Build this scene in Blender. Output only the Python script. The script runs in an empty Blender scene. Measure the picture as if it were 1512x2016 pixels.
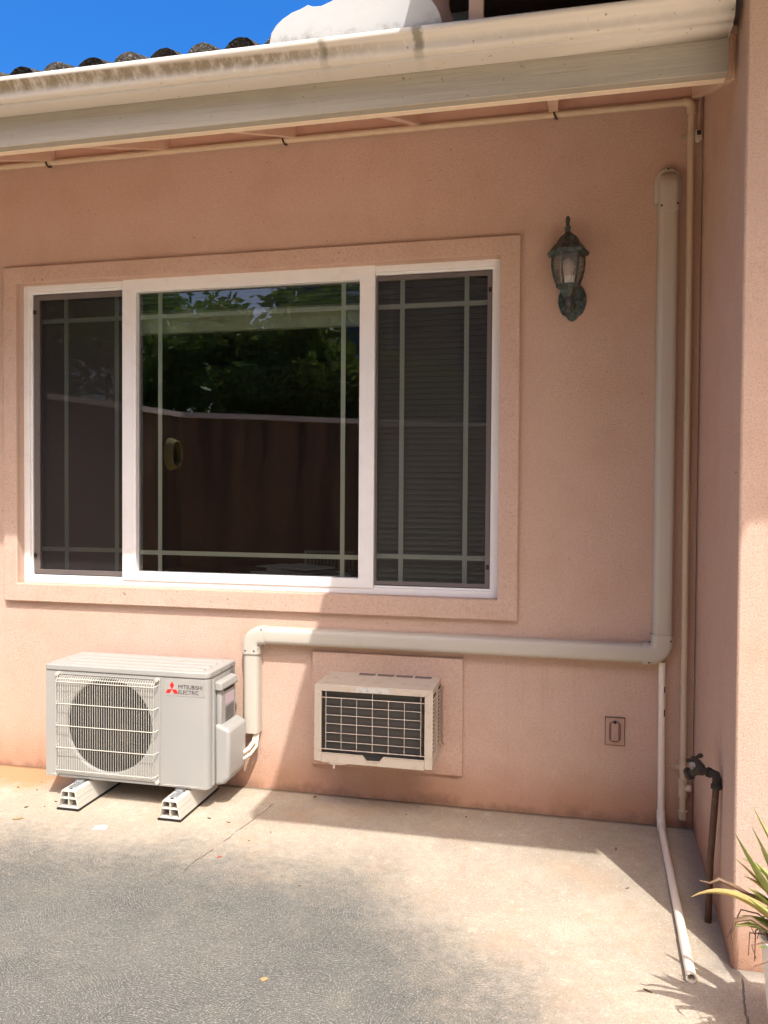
import bpy, bmesh, math, random
from mathutils import Vector, Matrix, Quaternion
random.seed(7)
sc = bpy.context.scene
C = sc.collection
R = math.radians

# ------------------------------------------------------------ camera, sky, sun, exposure
def make_camera():
    f, yaw, pitch, roll = 1517.01, 0.216012, -0.0211908, -0.00687163
    cy, sy = math.cos(yaw), math.sin(yaw); cp, sp = math.cos(pitch), math.sin(pitch); cr, sr = math.cos(roll), math.sin(roll)
    M = Matrix(((cy, -sy, 0), (sy, cy, 0), (0, 0, 1))) @ Matrix(((1, 0, 0), (0, cp, -sp), (0, sp, cp))) @ Matrix(((cr, 0, sr), (0, 1, 0), (-sr, 0, cr)))
    cd = bpy.data.cameras.new('camera'); co = bpy.data.objects.new('camera', cd); C.objects.link(co)
    cd.sensor_fit = 'VERTICAL'; cd.sensor_height = 36.0; cd.lens = 36.0 * f / 2016.0
    cd.clip_start = 0.05; cd.clip_end = 500
    r, fw, up = M.col[0], M.col[1], M.col[2]
    B = Matrix(((r[0], up[0], -fw[0]), (r[1], up[1], -fw[1]), (r[2], up[2], -fw[2]))).to_4x4()
    B.translation = (2.251883, -3.412816, 1.388109)
    co.matrix_world = B
    sc.camera = co
make_camera()
SUN = Vector((0.274, -0.568, 1.0)).normalized()
w = bpy.data.worlds.new('World'); sc.world = w; w.use_nodes = True
nt = w.node_tree
sky = nt.nodes.new('ShaderNodeTexSky'); sky.sky_type = 'NISHITA'; sky.sun_disc = False
sky.sun_elevation = math.asin(SUN.z); sky.sun_rotation = math.atan2(SUN.x, SUN.y)
sky.air_density = 1.0; sky.dust_density = 6.5; sky.ozone_density = 2.6
bg = nt.nodes['Background']; bg.inputs['Strength'].default_value = 0.15
hs = nt.nodes.new('ShaderNodeHueSaturation'); hs.inputs['Saturation'].default_value = 1.62; hs.inputs['Hue'].default_value = 0.509
nt.links.new(sky.outputs['Color'], hs.inputs['Color']); nt.links.new(hs.outputs['Color'], bg.inputs['Color'])
sd = bpy.data.lights.new('sun', 'SUN'); sd.energy = 2.55; sd.angle = R(0.5); sd.color = (1.0, 0.975, 0.935)
so = bpy.data.objects.new('sun', sd); C.objects.link(so); so.rotation_euler = SUN.to_track_quat('Z', 'Y').to_euler(); so.location = (3, -6, 9)
sc.view_settings.view_transform = 'Standard'; sc.view_settings.look = 'None'; sc.view_settings.gamma = 1.0
sc.view_settings.exposure = 1.10
sc.cycles.max_bounces = 8; sc.cycles.diffuse_bounces = 6; sc.cycles.transparent_max_bounces = 12
try: sc.cycles.caustics_reflective = False; sc.cycles.caustics_refractive = False
except Exception: pass

# ------------------------------------------------------------ material helpers
class G:
    """small node-graph writer"""
    def __init__(s, name):
        s.m = bpy.data.materials.new(name); s.m.use_nodes = True; s.t = s.m.node_tree
        s.b = s.t.nodes['Principled BSDF']; s.out = s.t.nodes['Material Output']
        s.geo = s.t.nodes.new('ShaderNodeNewGeometry'); s.P = s.geo.outputs['Position']
    def put(s, sock, v):
        if hasattr(v, 'is_linked') or isinstance(v, bpy.types.NodeSocket): s.t.links.new(v, sock)
        else:
            if isinstance(v, (tuple, list)) and len(v) == 3 and sock.type == 'RGBA': v = (*v, 1)
            sock.default_value = v
    def n(s, typ, ins=None, out=0, **props):
        nd = s.t.nodes.new('ShaderNode' + typ)
        for k, v in props.items(): setattr(nd, k, v)
        for k, v in (ins or {}).items(): s.put(nd.inputs[k], v)
        return nd.outputs[out]
    def math(s, op, a, b=0.0, c=0.0, clamp=False): return s.n('Math', {0: a, 1: b, 2: c}, operation=op, use_clamp=clamp)
    def vmath(s, op, a, b=(0, 0, 0), out=0): return s.n('VectorMath', {0: a, 1: b}, out=out, operation=op)
    def noise(s, scale, detail=3.0, rough=0.55, vec=None, dist=0.0, out=0):
        return s.n('TexNoise', {'Vector': vec if vec is not None else s.P, 'Scale': scale, 'Detail': detail, 'Roughness': rough, 'Distortion': dist}, out=out)
    def ramp(s, v, a, b, lo=0.0, hi=1.0): return s.n('MapRange', {0: v, 1: a, 2: b, 3: lo, 4: hi}, interpolation_type='SMOOTHSTEP', clamp=True)
    def mix(s, f, a, b, mode='MIX'):
        nd = s.t.nodes.new('ShaderNodeMix'); nd.data_type = 'RGBA'; nd.blend_type = mode
        s.put(nd.inputs[0], f); s.put(nd.inputs[6], a); s.put(nd.inputs[7], b); return nd.outputs[2]
    def xyz(s, v=None):
        nd = s.t.nodes.new('ShaderNodeSeparateXYZ'); s.put(nd.inputs[0], v if v is not None else s.P); return nd.outputs
    def comb(s, x, y, z): return s.n('CombineXYZ', {0: x, 1: y, 2: z})
    def bump(s, h, dist, strength=1.0, normal=None):
        i = {'Height': h, 'Distance': dist, 'Strength': strength}
        if normal is not None: i['Normal'] = normal
        return s.n('Bump', i)
    def done(s, color=None, rough=0.5, metal=0.0, normal=None, spec=0.5):
        if color is not None: s.put(s.b.inputs['Base Color'], color)
        s.put(s.b.inputs['Roughness'], rough); s.put(s.b.inputs['Metallic'], metal)
        s.put(s.b.inputs['Specular IOR Level'], spec)
        if normal is not None: s.put(s.b.inputs['Normal'], normal)
        return s.m

def paint(name, col, rough=0.45, dirt=(0.25, 0.2, 0.14), amt=0.25, scale=9.0, bump=0.0, bscale=300.0, metal=0.0, spec=0.4, speck=0.0):
    g = G(name)
    n1 = g.noise(scale, 5, 0.65)
    f = g.ramp(n1, 0.5, 0.75, 0.0, amt)
    c = g.mix(f, col, dirt)
    n2 = g.noise(scale * 0.22, 2)
    c = g.mix(g.ramp(n2, 0.3, 0.7, 0.0, 0.18), c, tuple(x * 0.8 for x in col))
    if speck > 0:
        n3 = g.noise(scale * 9, 2, 0.5)
        c = g.mix(g.ramp(n3, 0.70, 0.74, 0.0, speck), c, (0.05, 0.035, 0.025))
    nm = None
    if bump > 0: nm = g.bump(g.noise(bscale, 2), bump)
    r = g.ramp(n1, 0.3, 0.7, rough - 0.06, rough + 0.1)
    return g.done(c, r, metal, nm, spec)

def m_stucco(name, base=(0.60, 0.315, 0.205), soot=0.0):
    g = G(name)
    big = g.noise(0.9, 3, 0.6); mid = g.noise(5.0, 4, 0.6); fine = g.noise(60.0, 3, 0.6)
    c = g.mix(g.ramp(big, 0.3, 0.7), base, (base[0] * 1.03, base[1] * 1.06, base[2] * 1.14))
    c = g.mix(g.ramp(mid, 0.42, 0.75, 0.0, 0.42), c, (base[0] * 0.86, base[1] * 0.80, base[2] * 0.76))
    c = g.mix(g.ramp(fine, 0.35, 0.75, 0.0, 0.22), c, (base[0] * 0.80, base[1] * 0.76, base[2] * 0.74))
    pos = g.xyz()
    # red soil splashed along the foot of the wall
    h = g.math('ADD', pos[2], g.math('MULTIPLY', g.math('SUBTRACT', g.noise(6.0, 5, 0.7), 0.5), 0.22))
    c = g.mix(g.ramp(h, 0.02, 0.26, 0.55, 0.0), c, (0.56, 0.25, 0.125))
    c = g.mix(g.ramp(h, -0.02, 0.05, 0.5, 0.0), c, (0.16, 0.085, 0.055))
    # tiny dark insect / mould specks
    sp = g.noise(55.0, 1.0, 0.4); sp2 = g.noise(3.0, 2)
    c = g.mix(g.math('MULTIPLY', g.ramp(sp, 0.735, 0.765, 0.0, 0.55), g.ramp(sp2, 0.45, 0.6)), c, (0.10, 0.05, 0.035))
    stv = g.comb(g.math('MULTIPLY', pos[0], 26.0), g.math('MULTIPLY', pos[1], 26.0), g.math('MULTIPLY', pos[2], 1.1))
    run = g.math('MULTIPLY', g.ramp(g.noise(1.0, 5, 0.7, vec=stv), 0.55, 0.72), g.ramp(g.noise(0.7, 3, 0.6), 0.45, 0.62))
    c = g.mix(g.math('MULTIPLY', run, 0.22), c, (base[0] * 0.62, base[1] * 0.55, base[2] * 0.50))
    # lace texture
    v = g.n('TexVoronoi', {'Vector': g.vmath('ADD', g.P, g.vmath('SCALE', g.noise(60, 2, out=1), (0, 0, 0))), 'Scale': 95.0, 'Smoothness': 0.6}, feature='SMOOTH_F1')
    hh = g.math('ADD', g.math('MULTIPLY', g.noise(150.0, 2.0, 0.5), 1.0), g.math('MULTIPLY', v, 0.55))
    hh = g.math('ADD', hh, g.math('MULTIPLY', g.noise(14.0, 2), 0.7))
    nm = g.bump(hh, 0.0032, 0.8)
    cav = g.noise(170.0, 2.0, 0.5)
    c = g.mix(g.ramp(cav, 0.32, 0.52, 0.55, 0.0), c, (base[0] * 0.72, base[1] * 0.66, base[2] * 0.64))  # fine pits darkened in the colour to imitate relief shade
    return g.done(c, 0.92, 0, nm, 0.15)

def m_ground():
    g = G('patio_concrete')
    p = g.xyz(); x, y = p[0], p[1]
    wob = g.math('SUBTRACT', g.noise(1.6, 5, 0.62), 0.5)
    wob2 = g.math('SUBTRACT', g.noise(7.0, 4, 0.65), 0.5)
    # grey weathered field, away from wall and away from the right-hand side
    s1 = g.math('SUBTRACT', -0.66, y)
    s2 = g.math('ADD', g.math('MULTIPLY', g.math('SUBTRACT', 1.72, x), 0.70), g.math('MULTIPLY', g.math('SUBTRACT', -0.80, y), 0.72))
    s = g.n('Math', {0: s1, 1: s2, 2: 0.18}, operation='SMOOTH_MIN')
    s = g.math('ADD', s, g.math('ADD', g.math('MULTIPLY', wob, 0.55), g.math('MULTIPLY', wob2, 0.22)))
    grey = g.ramp(g.math('ADD', s, g.math('MULTIPLY', g.math('SUBTRACT', g.noise(28.0, 4, 0.7), 0.5), 0.30)), -0.26, 0.34)
    # swirled trowel ridges: arcs round jittered centres
    wv = g.vmath('ADD', g.P, g.vmath('SCALE', g.vmath('SUBTRACT', g.noise(3.0, 2, out=1), (0.5, 0.5, 0.5)), (0, 0, 0)))
    def arcs(seed, scale, freq):
        off = g.vmath('ADD', g.comb(x, y, 0.0), (seed, seed * 1.7, 0))
        nd = g.t.nodes.new('ShaderNodeVectorMath'); nd.operation = 'SCALE'
        g.put(nd.inputs[0], g.vmath('SUBTRACT', g.noise(4.0, 3, 0.6, vec=off, out=1), (0.5, 0.5, 0.5))); nd.inputs[3].default_value = 0.10
        ov = g.vmath('ADD', off, nd.outputs[0])
        vn = g.t.nodes.new('ShaderNodeTexVoronoi'); vn.feature = 'F1'; vn.voronoi_dimensions = '2D'
        g.put(vn.inputs['Vector'], ov); vn.inputs['Scale'].default_value = scale
        cen = g.vmath('ADD', vn.outputs['Position'], g.vmath('MULTIPLY', g.vmath('SUBTRACT', vn.outputs['Color'], (0.5, 0.5, 0.5)), (0.55 / scale * 2, 0.55 / scale * 2, 0)))
        d = g.vmath('DISTANCE', ov, cen, out=1)
        ph = g.math('ADD', g.math('MULTIPLY', d, freq), g.math('MULTIPLY', g.noise(10.0, 3, 0.6, vec=off), 9.0))
        wave = g.math('SINE', ph)
        wave = g.ramp(wave, -0.1, 0.95)
        brk = g.math('MULTIPLY', g.ramp(g.noise(75.0, 3, 0.65, vec=off), 0.36, 0.58), g.ramp(g.noise(8.0, 3, 0.6, vec=off), 0.34, 0.58, 0.35, 1.0))
        return g.math('MULTIPLY', wave, brk)
    a1 = arcs(3.1, 3.3, 780.0); a2 = arcs(11.7, 4.7, 930.0)
    ridge = g.math('MAXIMUM', a1, g.math('MULTIPLY', a2, 0.85))
    grain = g.noise(210.0, 3, 0.6); mott = g.noise(26.0, 4, 0.65); blot = g.noise(3.2, 4, 0.6)
    tan = g.mix(g.ramp(blot, 0.35, 0.68), (0.39, 0.335, 0.265), (0.47, 0.415, 0.335))
    tan = g.mix(g.ramp(mott, 0.42, 0.72, 0.0, 0.45), tan, (0.38, 0.29, 0.20))
    tan = g.mix(g.ramp(g.noise(11.0, 5, 0.7), 0.56, 0.72, 0.0, 0.5), tan, (0.62, 0.555, 0.46))
    tan = g.mix(g.ramp(grain, 0.46, 0.70, 0.0, 0.6), tan, (0.24, 0.18, 0.12))
    tan = g.mix(g.ramp(g.noise(95.0, 3, 0.65), 0.54, 0.70, 0.0, 0.6), tan, (0.62, 0.55, 0.45))
    tan = g.mix(g.ramp(g.noise(46.0, 4, 0.7), 0.55, 0.72, 0.0, 0.45), tan, (0.29, 0.225, 0.16))
    rust = g.math('MULTIPLY', g.ramp(g.noise(2.3, 4, 0.65), 0.50, 0.72), 0.40)
    tan = g.mix(rust, tan, (0.47, 0.31, 0.19))
    # red soil washed along the left foot of the wall
    soil = g.math('MULTIPLY', g.ramp(g.math('ADD', x, g.math('MULTIPLY', wob, 0.8)), -0.12, 0.12, 1.0, 0.0), g.ramp(g.math('ADD', y, g.math('MULTIPLY', wob2, 0.3)), -0.34, -0.16))
    tan = g.mix(g.math('MULTIPLY', soil, 0.8), tan, (0.47, 0.22, 0.10))
    gr = g.mix(g.ramp(g.noise(2.0, 4, 0.6), 0.35, 0.7), (0.110, 0.108, 0.098), (0.150, 0.146, 0.130))
    gr = g.mix(g.ramp(g.noise(6.0, 4, 0.7), 0.48, 0.72, 0.0, 0.55), gr, (0.22, 0.20, 0.155))
    gr = g.mix(g.ramp(g.noise(4.4, 3, 0.6), 0.55, 0.75, 0.0, 0.5), gr, (0.085, 0.09, 0.082))
    gr = g.mix(g.ramp(grain, 0.45, 0.72, 0.0, 0.55), gr, (0.045, 0.044, 0.041))
    gr = g.mix(g.ramp(g.noise(75.0, 4, 0.7), 0.50, 0.66, 0.0, 0.6), gr, (0.065, 0.064, 0.058))
    gr = g.mix(g.math('MULTIPLY', ridge, 0.58), gr, (0.35, 0.345, 0.305))
    gr = g.mix(g.ramp(g.noise(150.0, 2, 0.6), 0.54, 0.66, 0.0, 0.70), gr, (0.36, 0.355, 0.315))
    far = g.ramp(g.math('ADD', y, g.math('MULTIPLY', wob, 0.6)), -2.4, -1.95, 1.0, 0.0)
    grey = g.math('MULTIPLY', grey, g.math('SUBTRACT', 1.0, far))
    tan = g.mix(far, tan, (0.74, 0.61, 0.45))  # unseen slab behind the viewer made paler to bounce more fill light
    c = g.mix(grey, tan, gr)
    # dirt line where slab meets walls, hairline joint
    ew = g.math('ADD', y, g.math('MULTIPLY', wob2, 0.03))
    c = g.mix(g.ramp(ew, -0.035, -0.004, 0.0, 0.8), c, (0.10, 0.065, 0.045))
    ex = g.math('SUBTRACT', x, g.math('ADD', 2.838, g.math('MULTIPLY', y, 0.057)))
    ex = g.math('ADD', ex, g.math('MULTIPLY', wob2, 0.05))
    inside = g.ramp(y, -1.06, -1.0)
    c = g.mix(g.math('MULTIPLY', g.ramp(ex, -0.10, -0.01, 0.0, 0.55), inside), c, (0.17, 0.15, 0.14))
    jx = g.math('ABSOLUTE', g.math('SUBTRACT', x, g.math('ADD', 1.07, g.math('ADD', g.math('MULTIPLY', y, 0.165), g.math('MULTIPLY', wob2, 0.06)))))
    crack = g.math('MULTIPLY', g.ramp(jx, 0.0008, 0.0035, 1.0, 0.0), g.math('MULTIPLY', g.ramp(y, -1.05, -0.85), g.ramp(g.noise(9.0, 2), 0.42, 0.55)))
    c = g.mix(g.math('MULTIPLY', crack, 0.45), c, (0.13, 0.10, 0.075))
    j2 = g.math('ABSOLUTE', g.math('SUBTRACT', x, g.math('ADD', 2.785, g.math('ADD', g.math('MULTIPLY', g.math('ADD', y, 1.1), 0.13), g.math('MULTIPLY', wob2, 0.04)))))
    crack2 = g.math('MULTIPLY', g.ramp(j2, 0.0008, 0.0035, 1.0, 0.0), g.ramp(y, -1.06, -1.03, 1.0, 0.0))
    c = g.mix(g.math('MULTIPLY', crack2, 0.6), c, (0.10, 0.08, 0.06))
    h = g.math('ADD', g.math('MULTIPLY', g.math('MULTIPLY', ridge, grey), 1.0), g.math('MULTIPLY', grain, 0.55))
    h = g.math('ADD', h, g.math('MULTIPLY', mott, 0.45))
    h = g.math('SUBTRACT', h, g.math('MULTIPLY', g.math('MAXIMUM', crack, crack2), 2.0))
    nm = g.bump(h, 0.0042, 0.9)
    return g.done(c, 0.9, 0, nm, 0.2)

def m_glass(name, tint=(0.78, 0.83, 0.79), refl=2.7):
    g = G(name)
    tr = g.n('BsdfTransparent', {'Color': tint}); gl = g.n('BsdfGlossy', {'Color': (1, 1, 1), 'Roughness': 0.0})
    wav = g.bump(g.noise(1.7, 1), 0.0006)
    g.put(gl.node.inputs['Normal'], wav)
    fr = g.n('Fresnel', {'IOR': 1.5})
    f = g.math('MULTIPLY', fr, refl, clamp=True)
    mx = g.n('MixShader', {0: f, 1: tr, 2: gl}); g.t.links.new(mx, g.out.inputs['Surface'])
    g.t.nodes.remove(g.b); return g.m

def m_screen(name):
    g = G(name)
    tr = g.n('BsdfTransparent', {'Color': (1, 1, 1)}); df = g.n('BsdfDiffuse', {'Color': (0.055, 0.05, 0.05)})
    p = g.xyz()
    wv = g.math('ADD', g.math('SINE', g.math('MULTIPLY', p[0], 3500.0)), g.math('SINE', g.math('MULTIPLY', p[2], 3500.0)))
    f = g.ramp(wv, -2.0, 2.0, 0.34, 0.56)
    mx = g.n('MixShader', {0: f, 1: tr, 2: df}); g.t.links.new(mx, g.out.inputs['Surface'])
    g.t.nodes.remove(g.b); return g.m

def m_gutter():
    g = G('gutter_paint')
    p = g.xyz()
    base = (0.58, 0.545, 0.485)
    c = g.mix(g.ramp(g.noise(3.0, 3), 0.3, 0.7, 0, 0.25), base, (0.56, 0.51, 0.44))
    # mildew streaks running down from the lip
    st = g.noise(1.0, 5, 0.75, vec=g.comb(g.math('MULTIPLY', p[0], 34.0), 0.0, g.math('MULTIPLY', p[2], 22.0)))
    zz = g.math('ADD', g.math('SUBTRACT', 2.880, g.math('MULTIPLY', p[0], 0.012)), 0.0)
    d = g.math('SUBTRACT', zz, p[2])
    band = g.math('MULTIPLY', g.ramp(d, 0.010, 0.016), g.ramp(d, 0.024, 0.062, 1.0, 0.0))
    lx = g.ramp(p[0], 1.2, 1.95, 1.0, 0.12)
    k = g.math('MULTIPLY', g.math('MULTIPLY', band, lx), g.ramp(st, 0.34, 0.58, 0.2, 1.0))
    c = g.mix(g.math('MULTIPLY', k, 0.85), c, (0.19, 0.15, 0.085))
    # one heavy algae drip at the panel corner and one to its left
    for cx, wd, am in ((1.815, 0.022, 0.75), (1.50, 0.018, 0.55)):
        dx = g.math('ABSOLUTE', g.math('SUBTRACT', g.math('ADD', p[0], g.math('MULTIPLY', g.math('SUBTRACT', g.noise(40.0, 4, 0.7), 0.5), 0.035)), cx))
        kk = g.math('MULTIPLY', g.ramp(dx, wd * 0.3, wd, 1.0, 0.0), g.ramp(d, 0.03, 0.075, 1.0, 0.0))
        c = g.mix(g.math('MULTIPLY', kk, am), c, (0.13, 0.12, 0.075))
    sp = g.ramp(g.noise(60.0, 2, 0.5), 0.70, 0.74, 0, 0.6)
    c = g.mix(sp, c, (0.16, 0.10, 0.06))
    return g.done(c, 0.5, 0, g.bump(g.noise(25, 2), 0.0006), 0.35)

def m_fascia():
    g = G('fascia_wood_paint')
    p = g.xyz()
    gv = g.comb(g.math('MULTIPLY', p[0], 2.2), g.math('MULTIPLY', p[1], 30.0), g.math('MULTIPLY', p[2], 55.0))
    gn = g.noise(1.0, 6, 0.65, vec=gv, dist=1.2)
    c = g.mix(g.ramp(gn, 0.35, 0.7), (0.375, 0.345, 0.285), (0.335, 0.305, 0.25))
    c = g.mix(g.ramp(g.noise(5.0, 5, 0.7), 0.52, 0.75, 0, 0.45), c, (0.30, 0.27, 0.21))
    c = g.mix(g.ramp(g.noise(48.0, 2, 0.5), 0.72, 0.75, 0, 0.6), c, (0.12, 0.08, 0.05))
    return g.done(c, 0.62, 0, g.bump(gn, 0.003, 0.7), 0.3)

def m_tile():
    g = G('mossy_clay_tile')
    n1 = g.noise(38.0, 5, 0.7); n2 = g.noise(120.0, 3, 0.7)
    c = g.mix(g.ramp(n1, 0.35, 0.65), (0.030, 0.026, 0.022), (0.10, 0.09, 0.075))
    c = g.mix(g.ramp(n2, 0.55, 0.70, 0, 0.8), c, (0.30, 0.29, 0.22))
    return g.done(c, 0.95, 0, g.bump(g.math('ADD', n1, n2), 0.012), 0.1)

def m_whitewash():
    g = G('white_plaster')
    p = g.xyz()
    c = g.mix(g.ramp(g.noise(9.0, 5, 0.65), 0.45, 0.75, 0, 0.25), (0.42, 0.43, 0.43), (0.33, 0.33, 0.315))
    k = g.math('MULTIPLY', g.ramp(g.math('ADD', p[2], g.math('MULTIPLY', g.noise(20.0, 3), 0.05)), 2.91, 2.965, 1.0, 0.0), g.ramp(g.noise(14.0, 5, 0.75), 0.45, 0.65))
    c = g.mix(g.math('MULTIPLY', k, 0.65), c, (0.17, 0.16, 0.125))
    return g.done(c, 0.75, 0, g.bump(g.noise(30, 3), 0.0005), 0.2)

def m_metal(name, col, rough=0.35): 
    g = G(name); n = g.noise(60, 4, 0.7)
    return g.done(g.mix(g.ramp(n, 0.4, 0.7), col, tuple(v * 0.55 for v in col)), g.ramp(n, 0.3, 0.7, rough, rough + 0.25), 0.9, None)

def m_leaf(name, a, b, tip=None):
    g = G(name); n = g.noise(14.0, 3); n2 = g.noise(90.0, 3)
    c = g.mix(g.ramp(n, 0.35, 0.65), a, b); c = g.mix(g.ramp(n2, 0.5, 0.75, 0, 0.4), c, tuple(v * 0.65 for v in a))
    m = g.done(c, 0.5, 0, None, 0.35)
    tl = g.n('BsdfTranslucent', {'Color': c}); mx = g.n('MixShader', {0: 0.38, 1: g.b.outputs[0], 2: tl})
    g.t.links.new(mx, g.out.inputs['Surface'])
    return m

def m_fins():
    g = G('condenser_fins'); p = g.xyz()
    s = g.math('SINE', g.math('MULTIPLY', p[0], 2600.0)); n = g.noise(18, 4, 0.7)
    c = g.mix(g.ramp(s, -1, 1), (0.10, 0.095, 0.09), (0.25, 0.235, 0.215))
    rows = g.ramp(g.math('SINE', g.math('MULTIPLY', p[2], 160.0)), -1, 1, 0, 0.35)
    c = g.mix(rows, c, (0.05, 0.045, 0.04)); c = g.mix(g.ramp(n, 0.5, 0.75, 0, 0.5), c, (0.19, 0.165, 0.13))
    return g.done(c, 0.6, 0.2, g.bump(s, 0.002), 0.3)

def m_wetmetal():
    g = G('verdigris_bronze'); n = g.noise(45, 5, 0.7); n2 = g.noise(110, 3, 0.6)
    c = g.mix(g.ramp(n, 0.40, 0.66), (0.045, 0.060, 0.056), (0.115, 0.155, 0.145))
    c = g.mix(g.ramp(n2, 0.60, 0.76, 0, 0.7), c, (0.33, 0.34, 0.30))
    c = g.mix(g.ramp(g.noise(20, 3), 0.5, 0.7, 0, 0.6), c, (0.085, 0.05, 0.03))
    return g.done(c, 0.55, 0.35, g.bump(n2, 0.0015), 0.4)

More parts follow.
